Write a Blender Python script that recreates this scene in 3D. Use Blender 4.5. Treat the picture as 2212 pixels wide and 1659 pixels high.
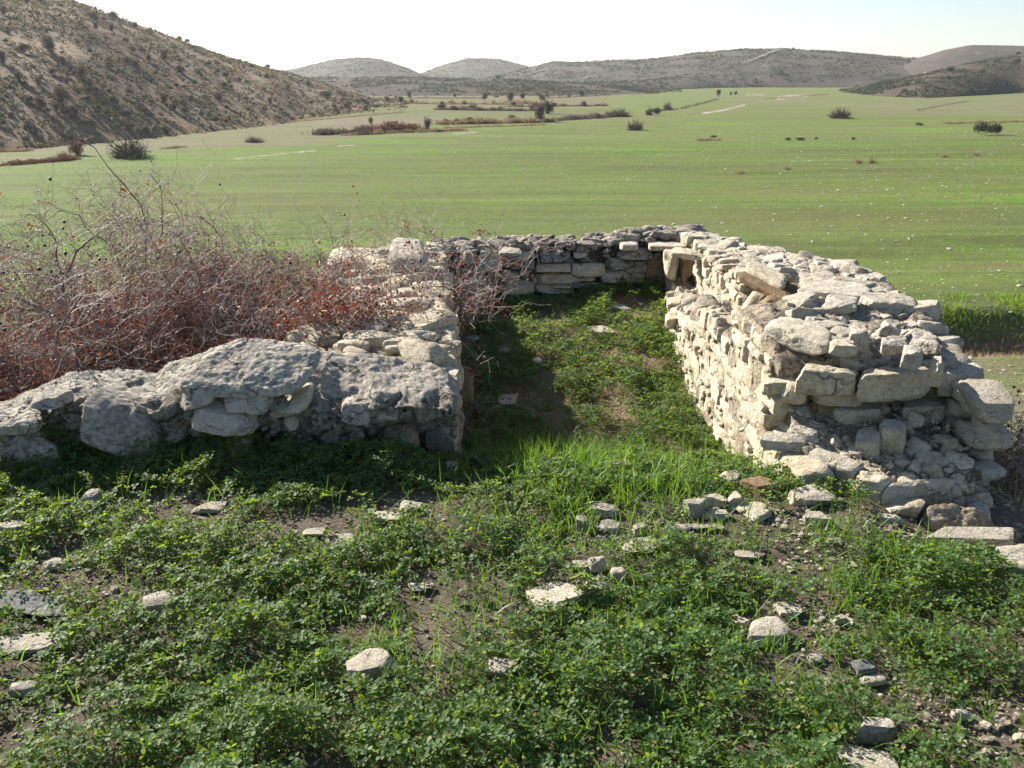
import bpy, math, random
import numpy as np
from math import radians as R
for o in list(bpy.data.objects): bpy.data.objects.remove(o)
C = bpy.context.scene.collection
sc = bpy.context.scene
# ---------------------------------------------------------------- camera, sky, sun, exposure
F = 1916.0; T = R(19.15); CZ = 1.6                       # focal length in 2212-wide pixels, downward tilt, eye height
cd = bpy.data.cameras.new('camera'); cam = bpy.data.objects.new('camera', cd); C.objects.link(cam)
cam.location = (0, 0, CZ); cam.rotation_euler = (R(90) - T, 0, 0)
cd.sensor_width = 36; cd.lens = 36 * F / 2212; cd.clip_start = 0.05; cd.clip_end = 8000
sc.camera = cam
SUN_EL, SUN_AZ = R(28.5), R(-47)                            # azimuth from +Y, negative = left of the view
w = bpy.data.worlds.new('World'); sc.world = w; w.use_nodes = True
nt = w.node_tree; nt.nodes.clear()
sky = nt.nodes.new('ShaderNodeTexSky'); sky.sky_type = 'NISHITA'; sky.sun_disc = False
sky.sun_elevation = SUN_EL; sky.sun_rotation = SUN_AZ
sky.air_density = 0.9; sky.dust_density = 0.6; sky.ozone_density = 1.0; sky.altitude = 200
bg = nt.nodes.new('ShaderNodeBackground'); bg.inputs[1].default_value = 0.056
ow = nt.nodes.new('ShaderNodeOutputWorld')
nt.links.new(sky.outputs[0], bg.inputs[0]); nt.links.new(bg.outputs[0], ow.inputs[0])
sd = bpy.data.lights.new('sun', 'SUN'); sd.energy = 5.0; sd.angle = R(0.5); sd.color = (1.0, 0.93, 0.82)
sun = bpy.data.objects.new('sun', sd); C.objects.link(sun)
SD = np.array([math.sin(SUN_AZ) * math.cos(SUN_EL), math.cos(SUN_AZ) * math.cos(SUN_EL), math.sin(SUN_EL)])
from mathutils import Vector, Matrix
sun.rotation_euler = Vector(SD).to_track_quat('Z', 'Y').to_euler(); sun.location = (-20, 20, 30)
sc.view_settings.view_transform = 'Standard'; sc.view_settings.look = 'None'
sc.view_settings.exposure = 1.52; sc.view_settings.gamma = 1.0
sc.cycles.max_bounces = 6; sc.cycles.diffuse_bounces = 3; sc.cycles.transmission_bounces = 4
sc.cycles.volume_bounces = 0; sc.cycles.use_denoising = True
FIELD = -4.4                                              # level of the valley floor

# ---------------------------------------------------------------- helpers
rng = np.random.default_rng(7)
def ray(u, v):
    a = (u - 1106) / F; b = (829.5 - v) / F
    return np.array([a, math.cos(T) + b * math.sin(T), -math.sin(T) + b * math.cos(T)])
def at(u, v, Z=None, Y=None, X=None):
    r = ray(u, v)
    t = (Z - CZ) / r[2] if Z is not None else (Y / r[1] if Y is not None else X / r[0])
    return np.array([0, 0, CZ]) + r * t
def proj(P):
    x, y, z = P[:, 0], P[:, 1], P[:, 2] - CZ
    d = np.maximum(y * math.cos(T) - z * math.sin(T), 1e-3); up = y * math.sin(T) + z * math.cos(T)
    return 1106 + F * x / d, 829.5 - F * up / d
def _h(ix, iy, iz, s):
    n = (ix * 374761393 + iy * 668265263 + iz * 2147483647 + s * 1274126177) & 0xFFFFFFFF
    n = ((n ^ (n >> 13)) * 1274126177) & 0xFFFFFFFF
    n = (n ^ (n >> 16)) & 0xFFFFFFFF
    return n
def vnoise(P, s=0):
    P = np.asarray(P, float); i = np.floor(P).astype(np.int64); f = P - i
    u = f * f * f * (f * (f * 6 - 15) + 10); r = 0
    for dx in (0, 1):
        for dy in (0, 1):
            for dz in (0, 1):
                h = _h(i[:, 0] + dx, i[:, 1] + dy, i[:, 2] + dz, s)
                gx = (h & 255) / 127.5 - 1; gy = ((h >> 8) & 255) / 127.5 - 1; gz_ = ((h >> 16) & 255) / 127.5 - 1
                d = gx * (f[:, 0] - dx) + gy * (f[:, 1] - dy) + gz_ * (f[:, 2] - dz)
                wx = u[:, 0] if dx else 1 - u[:, 0]; wy = u[:, 1] if dy else 1 - u[:, 1]; wz = u[:, 2] if dz else 1 - u[:, 2]
                r = r + wx * wy * wz * d
    return r * 1.2
def fbm(P, o=4, s=0, ridged=False):
    P = np.asarray(P, float); a = 1; r = 0; t = 0
    for k in range(o):
        n = vnoise(P * 2 ** k + 17.3 * k, s + k)
        if ridged: n = 0.5 - 2 * np.abs(n)
        r = r + a * n; t += a; a *= 0.5
    return r / t
def P3(x, y, k=1.0, z=0.0):
    x = np.asarray(x, float).ravel(); y = np.asarray(y, float).ravel()
    return np.stack([x * k, y * k, np.full_like(x, z)], 1)
def smooth(a, b, x):
    t = np.clip((x - a) / (b - a), 0, 1); return t * t * (3 - 2 * t)

def mk(name, V, Fs, mat, parent=None, smoothsh=True, col=None, sharp=0):
    """link ONE mesh object from vertex array V and a list of face index arrays"""
    if isinstance(Fs, np.ndarray): Fs = [Fs]
    Fs = [f for f in Fs if len(f)]
    me = bpy.data.meshes.new(name)
    V = np.asarray(V, np.float32)
    me.vertices.add(len(V)); me.vertices.foreach_set('co', V.ravel())
    idx = np.concatenate([f.ravel() for f in Fs]).astype(np.int32)
    tot = np.concatenate([np.full(len(f), f.shape[1]) for f in Fs]).astype(np.int32)
    st = np.concatenate([[0], np.cumsum(tot)[:-1]]).astype(np.int32)
    me.loops.add(len(idx)); me.loops.foreach_set('vertex_index', idx)
    me.polygons.add(len(tot)); me.polygons.foreach_set('loop_start', st); me.polygons.foreach_set('loop_total', tot)
    me.polygons.foreach_set('use_smooth', np.full(len(tot), smoothsh))
    me.update(calc_edges=True)
    if col is not None:
        a = me.attributes.new('tint', 'FLOAT_COLOR', 'POINT')
        c = np.ones((len(V), 4), np.float32); c[:, :3] = col; a.data.foreach_set('color', c.ravel())
    if mat is not None: me.materials.append(mat)
    if sharp: me.set_sharp_from_angle(angle=R(sharp))
    o = bpy.data.objects.new(name, me); C.objects.link(o)
    if parent is not None: o.parent = parent
    return o
def tag(o, label=None, cat=None, group=None, kind=None):
    for k, v in (('label', label), ('category', cat), ('group', group), ('kind', kind)):
        if v: o[k] = v
    return o
def empty(name, loc=(0, 0, 0)):
    o = bpy.data.objects.new(name, None); C.objects.link(o); o.location = loc; o.empty_display_size = 0.1
    return o
class MB:                                                  # collects pieces, builds one mesh
    def __init__(s): s.V = []; s.F = {}; s.n = 0; s.c = []
    def add(s, V, Fa, col=None):
        for f in (Fa if isinstance(Fa, list) else [Fa]):
            s.F.setdefault(f.shape[1], []).append(f + s.n)
        s.V.append(V); s.n += len(V)
        s.c.append(np.tile(np.array(col if col is not None else (1, 1, 1), float), (len(V), 1)))
        return s
    def build(s, name, mat, parent=None, smoothsh=True, org=None, tint=False, sharp=32):
        if not s.n: return None
        stuffy = parent is not None and name in ('rubble', 'top_rubble', 'masonry', 'end_masonry', 'facing_stones')
        V = np.concatenate(s.V)
        if org is not None: V = V - np.array(org)
        o = mk(name, V, [np.concatenate(f) for f in s.F.values()], mat, parent, smoothsh, np.concatenate(s.c) if tint else None, sharp)
        if stuffy: o['kind'] = 'stuff'
        return o

_cg = {}
def cubegrid(n):
    if n in _cg: return _cg[n]
    g = np.linspace(-1, 1, n + 1); A, B = np.meshgrid(g, g, indexing='ij'); A = A.ravel(); B = B.ravel(); O = np.ones_like(A)
    sides = [(A, B, O), (B, A, -O), (O, A, B), (-O, B, A), (B, O, A), (A, -O, B)]
    V = np.concatenate([np.stack(s_, 1) for s_ in sides])
    i = np.arange(n)[:, None] * (n + 1) + np.arange(n)[None]
    q = np.stack([i, i + n + 1, i + n + 2, i + 1], -1).reshape(-1, 4)
    Q = np.concatenate([q + k * (n + 1) ** 2 for k in range(6)])
    _, first, inv = np.unique(np.round(V, 5), axis=0, return_index=True, return_inverse=True)
    _cg[n] = (V[first], inv.ravel()[Q]); return _cg[n]
def unit_rock(n=7, p=6.0, cuts=7, r=None, deep=0.16):
    """a rounded block in [-1,1]^3 with knapped facets"""
    r = r or rng; V, Q = cubegrid(n)
    V = np.tan(V * math.pi / 4 * 0.98) / math.tan(math.pi / 4 * 0.98)
    V = V / (np.sum(np.abs(V) ** p, 1) ** (1 / p))[:, None]
    for k in range(cuts):
        d = r.normal(size=3); d /= np.linalg.norm(d)
        s = V @ d; m = s.max() * (1 - r.uniform(0.03, deep))
        V = V - np.maximum(s - m, 0)[:, None] * d
    return V, Q
def roughen(V, c, amp, freq, seed=0, o=4, mixr=0.5):
    D = V - c; L = np.linalg.norm(D, axis=1, keepdims=True) + 1e-9; D = D / L
    n = fbm(V * freq + seed * 3.1, o, seed % 50) * (1 - mixr) + fbm(V * freq * 1.3 + seed * 1.7, o, (seed + 9) % 50, True) * mixr
    return V + D * (amp * n)[:, None]
def rotm(rx=0, ry=0, rz=0):
    return np.array(Matrix.Rotation(rz, 3, 'Z') @ Matrix.Rotation(ry, 3, 'Y') @ Matrix.Rotation(rx, 3, 'X'))
def rock(c, size, rot=(0, 0, 0), n=7, p=4.5, cuts=7, rough=0.10, freq=None, deep=0.38, r=None):
    r = r or rng; V, Q = unit_rock(n, p, cuts, r, deep)
    h = np.array(size) / 2.0; V = V * h @ rotm(*rot).T + np.array(c)
    m = float(np.mean(size)); V = roughen(V, np.array(c), rough * min(size) , (freq or 2.2 / m), int(r.integers(1, 999)))
    return V, Q
def hexa(top, bot, n=10, p=7.0, cuts=5, amp=0.012, freq=14, deep=0.16, r=None):
    """block spanning 4 top and 4 bottom corners (near-left, near-right, far-right, far-left)"""
    r = r or rng; V, Q = unit_rock(n, p, cuts, r, deep)
    a, b, t = ((V[:, k] + 1) / 2 for k in range(3))
    def bil(q): return (q[0][None] * ((1 - a) * (1 - b))[:, None] + q[1][None] * (a * (1 - b))[:, None] + q[2][None] * (a * b)[:, None] + q[3][None] * ((1 - a) * b)[:, None])
    top = np.asarray(top, float); bot = np.asarray(bot, float)
    W = bil(top) * t[:, None] + bil(bot) * (1 - t)[:, None]
    c = (top.mean(0) + bot.mean(0)) / 2
    return roughen(W, c, amp, freq, int(r.integers(1, 999))), Q
def slabpx(quad, z, th, **k):
    """quad of photo points for the top face at height(s) z, thickness th"""
    zs = z if hasattr(z, '__len__') else [z] * 4
    top = np.array([at(u, v, Z=zz) for (u, v), zz in zip(quad, zs)])
    bot = top - np.array([0, 0, th])
    return hexa(top, bot, **k)

# ---------------------------------------------------------------- materials
class G:                                                   # tiny node-graph helper
    def __init__(s, name):
        s.m = bpy.data.materials.new(name); s.m.use_nodes = True; s.t = s.m.node_tree; s.t.nodes.clear()
        s.out = s.t.nodes.new('ShaderNodeOutputMaterial'); s.co = s.t.nodes.new('ShaderNodeTexCoord').outputs['Object']
    def nd(s, typ, **kw):
        n = s.t.nodes.new(typ)
        for k, v in kw.items():
            if k.startswith('_'): setattr(n, k[1:], v)
        return n
    def li(s, a, b): s.t.links.new(a, b)
    def noise(s, sc_, det=6, rough=0.6, dist=0, vec=None):
        n = s.nd('ShaderNodeTexNoise'); n.inputs['Scale'].default_value = sc_; n.inputs['Detail'].default_value = det
        n.inputs['Roughness'].default_value = rough; n.inputs['Distortion'].default_value = dist
        s.li(vec or s.co, n.inputs['Vector']); return n.outputs['Fac']
    def voro(s, sc_, feat='F1', vec=None, out='Distance'):
        n = s.nd('ShaderNodeTexVoronoi', _feature=feat); n.inputs['Scale'].default_value = sc_; s.li(vec or s.co, n.inputs['Vector'])
        return n.outputs[out]
    def stretch(s, sx, sy, sz, rz=0):
        n = s.nd('ShaderNodeMapping'); n.inputs['Scale'].default_value = (sx, sy, sz); n.inputs['Rotation'].default_value = (0, 0, rz)
        s.li(s.co, n.inputs['Vector']); return n.outputs[0]
    def ramp(s, fac, stops):
        n = s.nd('ShaderNodeValToRGB'); e = n.color_ramp.elements
        while len(e) < len(stops): e.new(0.5)
        for k, (p, c) in enumerate(stops):
            e[k].position = p; e[k].color = (c, c, c, 1) if not hasattr(c, '__len__') else (*c, 1)
        s.li(fac, n.inputs[0]); return n.outputs[0]
    def mix(s, fac, a, b, blend='MIX'):
        n = s.nd('ShaderNodeMix', _data_type='RGBA', _blend_type=blend)
        for sk, v in ((0, fac), (6, a), (7, b)):
            if hasattr(v, 'is_linked'): s.li(v, n.inputs[sk])
            elif sk == 0: n.inputs[0].default_value = v
            else: n.inputs[sk].default_value = (*v, 1)
        return n.outputs[2]
    def math(s, op, a, b=0.0):
        n = s.nd('ShaderNodeMath', _operation=op)
        for k, v in ((0, a), (1, b)):
            if hasattr(v, 'is_linked'): s.li(v, n.inputs[k])
            else: n.inputs[k].default_value = v
        return n.outputs[0]
    def bump(s, h, st, dist=0.02, nrm=None):
        n = s.nd('ShaderNodeBump'); n.inputs['Strength'].default_value = st; n.inputs['Distance'].default_value = dist
        s.li(h, n.inputs['Height'])
        if nrm is not None: s.li(nrm, n.inputs['Normal'])
        return n.outputs[0]
    def tint(s):
        n = s.nd('ShaderNodeAttribute', _attribute_name='tint'); return n.outputs['Color']
    def island(s): return s.nd('ShaderNodeNewGeometry').outputs['Random Per Island']
    def surf(s, col, rough=0.9, nrm=None, spec=0.25, transl=0.0, tcol=None):
        b = s.nd('ShaderNodeBsdfPrincipled'); b.inputs['Roughness'].default_value = rough; b.inputs['Specular IOR Level'].default_value = spec
        if hasattr(col, 'is_linked'): s.li(col, b.inputs['Base Color'])
        else: b.inputs['Base Color'].default_value = (*col, 1)
        if nrm is not None: s.li(nrm, b.inputs['Normal'])
        o = b.outputs[0]
        if transl > 0:
            tr = s.nd('ShaderNodeBsdfTranslucent')
            if tcol is None: tcol = col
            if hasattr(tcol, 'is_linked'): s.li(tcol, tr.inputs[0])
            else: tr.inputs[0].default_value = (*tcol, 1)
            mx = s.nd('ShaderNodeMixShader'); mx.inputs[0].default_value = transl
            s.li(o, mx.inputs[1]); s.li(tr.outputs[0], mx.inputs[2]); o = mx.outputs[0]
        s.li(o, s.out.inputs[0]); return s.m

def stone_mat(name, a, b, c, dark=(0.05, 0.045, 0.04), dark_lo=0.62, dark_hi=0.75, sc_=9, bmp=0.5, fine=90, pits=0.5, island=True, speck=None):
    g = G(name)
    n1 = g.noise(sc_, 8, 0.65, 0.4); base = g.ramp(n1, [(0.3, a), (0.5, b), (0.7, c)])
    n2 = g.noise(sc_ * 2.6, 8, 0.75, 0.8); mask = g.ramp(n2, [(dark_lo, 0), (dark_hi, 1)])
    col = g.mix(mask, base, dark)
    if speck:
        n4 = g.noise(fine * 0.8, 4, 0.7); col = g.mix(g.ramp(n4, [(0.52, 0), (0.66, 0.9)]), col, speck)
    n3 = g.noise(fine, 5, 0.75)
    wv = g.nd('ShaderNodeVectorMath', _operation='ADD'); nz = g.nd('ShaderNodeTexNoise'); nz.inputs['Scale'].default_value = sc_ * .8; nz.inputs['Detail'].default_value = 5; g.li(g.co, nz.inputs['Vector'])
    sv = g.nd('ShaderNodeVectorMath', _operation='SCALE'); sv.inputs['Scale'].default_value = 2.2 / sc_; g.li(nz.outputs['Color'], sv.inputs[0]); g.li(g.co, wv.inputs[0]); g.li(sv.outputs[0], wv.inputs[1])
    crk = g.ramp(g.voro(sc_ * .42, 'DISTANCE_TO_EDGE', wv.outputs[0]), [(0.0, 1), (0.022, 0)]); crk = g.math('MULTIPLY', crk, g.ramp(g.noise(sc_ * .7, 3), [(0.45, 0), (0.6, 1)]))
    col = g.mix(g.math('MULTIPLY', crk, 0.8), col, tuple(c * .5 for c in dark))
    col = g.mix(0.8 if pits > .8 else 0.55, col, g.ramp(n3, [(0.36, 0.3), (0.64, 1.1)]), 'MULTIPLY')
    if island:
        col = g.mix(0.45, col, g.ramp(g.island(), [(0, (0.62, 0.58, 0.52)), (0.5, (0.95, 0.93, 0.9)), (1, (1.0, 0.95, 0.84))]), 'MULTIPLY')
    vo = g.voro(fine * 0.45)
    h = g.math('ADD', g.math('MULTIPLY', n3, 0.6), g.math('MULTIPLY', g.ramp(vo, [(0.0, 0), (0.35, 1)]), pits)); h = g.math('SUBTRACT', h, g.math('MULTIPLY', crk, 1.2))
    nr = g.bump(g.noise(sc_ * 3, 8, 0.7), min(1, bmp * 1.6), 0.03); nr = g.bump(h, min(1, bmp * 1.5), 0.014, nr)
    return g.surf(col, 0.92, nr, 0.2)

M = {}
M['cream'] = stone_mat('cream_limestone', (0.48, 0.40, 0.28), (0.66, 0.585, 0.45), (0.74, 0.68, 0.56), dark=(0.30, 0.23, 0.15), dark_lo=0.58, dark_hi=0.70, sc_=7, bmp=0.55, fine=60, pits=0.25)
M['white'] = stone_mat('white_limestone', (0.46, 0.40, 0.31), (0.64, 0.585, 0.49), (0.74, 0.69, 0.6), dark=(0.3, 0.26, 0.2), dark_lo=0.62, dark_hi=0.74, sc_=14, bmp=0.5, fine=120, pits=0.25)
M['brownrock'] = stone_mat('brown_limestone', (0.19, 0.13, 0.08), (0.30, 0.21, 0.12), (0.42, 0.32, 0.2), sc_=6, bmp=0.5, fine=60, pits=0.2)
M['bluerock'] = stone_mat('blue_grey_stone', (0.13, 0.135, 0.13), (0.20, 0.205, 0.20), (0.29, 0.29, 0.28), dark_lo=0.66, dark_hi=0.8, sc_=9, bmp=0.4, fine=90, pits=0.2)
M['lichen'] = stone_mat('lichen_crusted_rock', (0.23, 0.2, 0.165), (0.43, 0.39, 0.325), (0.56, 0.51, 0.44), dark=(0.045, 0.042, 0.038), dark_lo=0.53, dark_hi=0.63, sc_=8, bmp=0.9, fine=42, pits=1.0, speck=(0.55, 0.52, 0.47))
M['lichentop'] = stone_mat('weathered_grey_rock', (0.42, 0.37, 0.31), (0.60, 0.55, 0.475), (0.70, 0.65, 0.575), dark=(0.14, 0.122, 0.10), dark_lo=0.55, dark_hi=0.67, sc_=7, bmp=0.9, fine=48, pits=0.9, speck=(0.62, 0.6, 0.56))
M['mortar'] = stone_mat('crumbly_mortar', (0.33, 0.265, 0.19), (0.47, 0.395, 0.295), (0.58, 0.51, 0.40), dark=(0.16, 0.12, 0.085), dark_lo=0.56, dark_hi=0.68, sc_=11, bmp=1.0, fine=70, pits=1.0, island=False)
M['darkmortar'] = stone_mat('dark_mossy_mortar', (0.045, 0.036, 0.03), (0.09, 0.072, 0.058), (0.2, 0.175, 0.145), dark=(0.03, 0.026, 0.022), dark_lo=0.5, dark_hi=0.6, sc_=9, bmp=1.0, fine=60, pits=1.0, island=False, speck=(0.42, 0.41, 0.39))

def soil_mat():
    g = G('stony_soil')
    n1 = g.noise(3.0, 8, 0.7); n2 = g.noise(75, 8, 0.85); v = g.voro(60)
    col = g.ramp(n1, [(0.3, (0.10, 0.084, 0.066)), (0.55, (0.185, 0.155, 0.124)), (0.75, (0.27, 0.23, 0.185))])
    col = g.mix(0.8, col, g.ramp(n2, [(0.3, 0.45), (0.7, 1.15)]), 'MULTIPLY')
    col = g.mix(0.8, col, g.tint(), 'MULTIPLY')
    h = g.math('ADD', n2, g.math('MULTIPLY', v, 0.6))
    return g.surf(col, 0.95, g.bump(h, 1.0, 0.03), 0.1)
M['soil'] = soil_mat()

def leaf_mat(name, top, top2, trans, tr=0.35, rough=0.6, spec=0.25, var=None):
    g = G(name); r = g.island()
    col = g.ramp(r, [(0.0, top), (1.0, top2)]) if not var else g.ramp(r, var)
    t = g.mix(g.math('MULTIPLY', r, 0.6), trans, tuple(min(1, c * 1.35) for c in trans))
    return g.surf(col, rough, None, spec, tr, t)
M['clover'] = leaf_mat('clover_leaf', (0.045, 0.090, 0.030), (0.095, 0.155, 0.06), (0.33, 0.47, 0.035), 0.37, 0.6, 0.22, var=[(0, (0.030, 0.072, 0.024)), (0.5, (0.062, 0.115, 0.042)), (0.92, (0.095, 0.165, 0.05)), (0.97, (0.18, 0.21, 0.05)), (1.0, (0.24, 0.18, 0.08))])
M['stem'] = leaf_mat('clover_stem', (0.12, 0.17, 0.05), (0.2, 0.22, 0.08), (0.3, 0.4, 0.08), 0.3)
M['grass'] = leaf_mat('grass_blade', (0.075, 0.16, 0.025), (0.10, 0.17, 0.032), (0.17, 0.30, 0.025), 0.42, 0.45, 0.35)
M['drygrass'] = leaf_mat('dry_grass', (0.28, 0.2, 0.11), (0.42, 0.32, 0.19), (0.5, 0.38, 0.2), 0.35, 0.7, 0.2)
M['crop'] = leaf_mat('crop_shoot', (0.08, 0.165, 0.014), (0.115, 0.21, 0.02), (0.22, 0.42, 0.02), 0.42, 0.5, 0.2)
M['redleaf'] = leaf_mat('withered_red_leaf', (0.10, 0.035, 0.02), (0.2, 0.08, 0.04), (0.22, 0.055, 0.025), 0.3, 0.6, 0.3,
                        var=[(0.0, (0.06, 0.025, 0.015)), (0.4, (0.15, 0.05, 0.028)), (0.8, (0.26, 0.10, 0.05)), (1.0, (0.34, 0.2, 0.12))])
def twig_mat(name, a, b, rough=0.45, spec=0.5):
    g = G(name); n = g.noise(40, 4, 0.7); return g.surf(g.ramp(n, [(0.3, a), (0.7, b)]), rough, g.bump(n, 0.4, 0.003), spec)
M['twig'] = twig_mat('pale_thorny_twig', (0.21, 0.15, 0.125), (0.42, 0.335, 0.295), 0.6, 0.25)
M['limb'] = twig_mat('grey_brown_bark', (0.075, 0.055, 0.05), (0.18, 0.14, 0.12), 0.7, 0.3)
M['berry'] = twig_mat('dark_dry_fruit', (0.03, 0.018, 0.015), (0.07, 0.035, 0.025), 0.5, 0.4)
M['farscrub'] = leaf_mat('dark_green_scrub', (0.04, 0.045, 0.032), (0.085, 0.085, 0.06), (0.1, 0.12, 0.05), 0.15, 0.8, 0.1)
M['fartwig'] = leaf_mat('bare_grey_brown_twigs', (0.09, 0.07, 0.06), (0.17, 0.135, 0.115), (0.2, 0.15, 0.12), 0.15, 0.8, 0.1)
M['farred'] = leaf_mat('rust_brown_twigs', (0.11, 0.055, 0.04), (0.19, 0.10, 0.075), (0.25, 0.12, 0.08), 0.15, 0.8, 0.1)
M['drytuft'] = leaf_mat('tawny_tufts', (0.15, 0.115, 0.075), (0.22, 0.17, 0.115), (0.25, 0.19, 0.12), 0.2, 0.8, 0.1)
M['reed'] = leaf_mat('straw_brown_reeds', (0.15, 0.11, 0.07), (0.25, 0.19, 0.125), (0.3, 0.22, 0.13), 0.3, 0.8, 0.1)

def field_mat():
    g = G('young_crop_field')
    t = g.tint()
    st = g.stretch(0.35, 1.0, 1.0, R(-8))
    n1 = g.noise(0.16, 6, 0.6, 0.3, st); n2 = g.noise(1.6, 8, 0.75); n3 = g.noise(11, 6, 0.8)
    v = g.voro(2.2, out='Distance')
    soil = g.ramp(n3, [(0.3, (0.11, 0.09, 0.055)), (0.7, (0.21, 0.175, 0.115))])
    m = g.math('ADD', g.math('MULTIPLY', n1, 0.9), g.math('MULTIPLY', n2, 0.8)); m = g.math('ADD', m, g.math('MULTIPLY', n3, 0.5))
    mask = g.ramp(m, [(0.98, 0.0), (1.25, 0.55)])
    col = g.mix(mask, t, soil)
    col = g.mix(0.6, col, g.ramp(n3, [(0.25, 0.5), (0.75, 1.1)]), 'MULTIPLY')
    fur = g.noise(1.0, 4, 0.65, 0.0, g.stretch(0.10, 2.4, 1.0, R(-7))); fu2 = g.noise(1.0, 3, 0.6, 0.0, g.stretch(0.03, 0.55, 1.0, R(-7)))
    col = g.mix(0.75, col, g.ramp(fur, [(0.32, 0.72), (0.64, 1.12)]), 'MULTIPLY'); col = g.mix(0.6, col, g.ramp(fu2, [(0.34, (0.9, 0.8, 0.75)), (0.62, (1.06, 1.12, 1.0))]), 'MULTIPLY')
    return g.surf(col, 0.95, g.bump(g.math('ADD', n2, n3), 0.6, 0.12), 0.1)
M['field'] = field_mat()
def hill_mat(name, grass, scrub, pale, sc_=1.0, lo=0.5, hi=0.58, plo=0.66):
    g = G(name); st = g.stretch(0.5, 0.5, 1.4)
    n1 = g.noise(0.05 * sc_, 6, 0.65, 0.6, st); n2 = g.noise(0.35 * sc_, 8, 0.75, 0.3); n3 = g.noise(2.2 * sc_, 6, 0.8)
    a = g.math('ADD', g.math('MULTIPLY', n1, 0.5), g.math('MULTIPLY', n2, 0.5))
    col = g.mix(g.ramp(n3, [(0.35, 0), (0.7, 1)]), tuple(c * 0.7 for c in grass), grass)
    col = g.mix(g.ramp(a, [(lo - 0.06, 0), (hi, 0.9)]), col, tuple(c * 1.0 for c in scrub))
    col = g.mix(g.ramp(g.math('MULTIPLY', g.math('ADD', n2, n3), 0.5), [(lo, 0), (hi + 0.02, 0.7)]), col, tuple(c * 0.75 for c in scrub))
    n4 = g.noise(0.22 * sc_, 8, 0.85, 0.2, st); col = g.mix(g.ramp(n4, [(plo - 0.04, 0), (plo, 0.8)]), col, pale)
    col = g.mix(0.7, col, g.tint(), 'MULTIPLY')
    return g.surf(col, 0.95, g.bump(g.math('ADD', n2, n3), 0.8, 0.6), 0.1)

# ---------------------------------------------------------------- ground heights
def wallx_in(y): return np.interp(y, [2.8, 3.2, 3.7, 4.2, 5.0, 6.1, 6.9, 7.5], [1.25, 1.14, 1.10, 1.11, 1.11, 1.13, 1.20, 1.28])
def leftx(y): return np.interp(y, [3.6, 4.0, 4.6, 5.8, 7.5], [-0.34, -0.29, -0.31, -0.44, -0.6])
def gz(x, y, fine=True):
    x = np.asarray(x, float).ravel(); y = np.asarray(y, float).ravel()
    z = 0.02 * np.ones_like(x)
    # the passage sinks between the walls and rises towards the far end
    pas = smooth(3.05, 4.3, y) * smooth(-0.75, -0.25, x)
    floor = np.interp(y, [3, 4.2, 5.2, 6.2, 7.5], [0.0, -0.33, -0.36, -0.25, -0.17])
    floor = floor + 0.07 * smooth(0.3, 1.1, x) * smooth(5.5, 7.3, y) - 0.08 * smooth(0.6, -0.4, x) * smooth(6, 7.4, y)
    z = z * (1 - pas) + floor * pas
    z = z - 0.085 * smooth(1.3, 1.75, x) * smooth(2.35, 2.9, y)
    # room behind the lichen rock
    room = smooth(3.75, 4.1, y) * smooth(-0.45, -0.75, x)
    z = z * (1 - room) + room * (-0.45)
    # mound edge
    xr = np.interp(y, [1.5, 1.9, 2.2, 2.45, 2.7, 3.0, 3.4, 4, 8, 9], [3.2, 2.4, 2.0, 1.72, 1.74, 1.8, 1.95, 2.2, 2.3, 2.0])
    ex = np.maximum(x - xr, 0); ey = np.maximum(y - np.interp(x, [-4, -1.5, -0.5, 2], [7.2, 7.4, 7.9, 7.9]), 0); el = np.maximum(-7.5 - x, 0)
    d = np.sqrt(ex ** 2 + ey ** 2 + el ** 2)
    z = z - np.where(d < 0.35, d * d * 1.2, 0.147 + (d - 0.35) * 0.78)
    b = FIELD - 0.25
    z = np.where(z < b + 1.0, b + np.exp(np.minimum((z - b - 1.0), 0)) * 1.0 - 0.0, z)
    if fine:
        z = z + 0.03 * fbm(P3(x, y, 2.2), 4, 3) + 0.012 * fbm(P3(x, y, 14), 3, 5) + 0.12 * fbm(P3(x, y, 0.5), 3, 8) * np.clip(d * 0.5, 0, 1)
    return z
def gz1(x, y): return float(gz([x], [y])[0])
def atg(u, v, dz=0.0):
    z = 0.0
    for _ in range(12):
        p = at(u, v, Z=z + dz); z = 0.5 * z + 0.5 * gz1(p[0], p[1])
    return at(u, v, Z=z + dz)
def fz(x, y):
    """valley floor"""
    x = np.asarray(x, float).ravel(); y = np.asarray(y, float).ravel(); r = np.hypot(x, y)
    z = FIELD + 0.15 * fbm(P3(x, y, 0.05), 3, 2) + 0.05 * fbm(P3(x, y, 0.5), 3, 4)
    # grassy bank beside the ditch on the right
    s = y - (20.5 + 0.10 * (x - 10)); on = smooth(8.5, 10.5, x)
    z = z + on * (0.5 * smooth(0.0, 1.0, s) * (1 - smooth(2.5, 9, s)) - 0.35 * np.exp(-((s + 0.5) / 0.6) ** 2))
    return z
def fz1(x, y): return float(fz([x], [y])[0])
def atf(u, v):
    z = FIELD
    for _ in range(6): p = at(u, v, Z=z); z = fz1(p[0], p[1])
    return at(u, v, Z=z)

# ---------------------------------------------------------------- the setting
def grid_mesh(name, X, Y, Z, mat, col=None):
    n, m = X.shape; i = np.arange(n - 1)[:, None] * m + np.arange(m - 1)[None]
    Q = np.stack([i, i + m, i + m + 1, i + 1], -1).reshape(-1, 4)
    return mk(name, np.stack([X.ravel(), Y.ravel(), Z.ravel()], 1), Q, mat, col=col)
gx, gy = np.meshgrid(np.arange(-9.5, 6.5, 0.032), np.arange(-2, 16, 0.032), indexing='ij')
Zg = gz(gx, gy)
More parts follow.
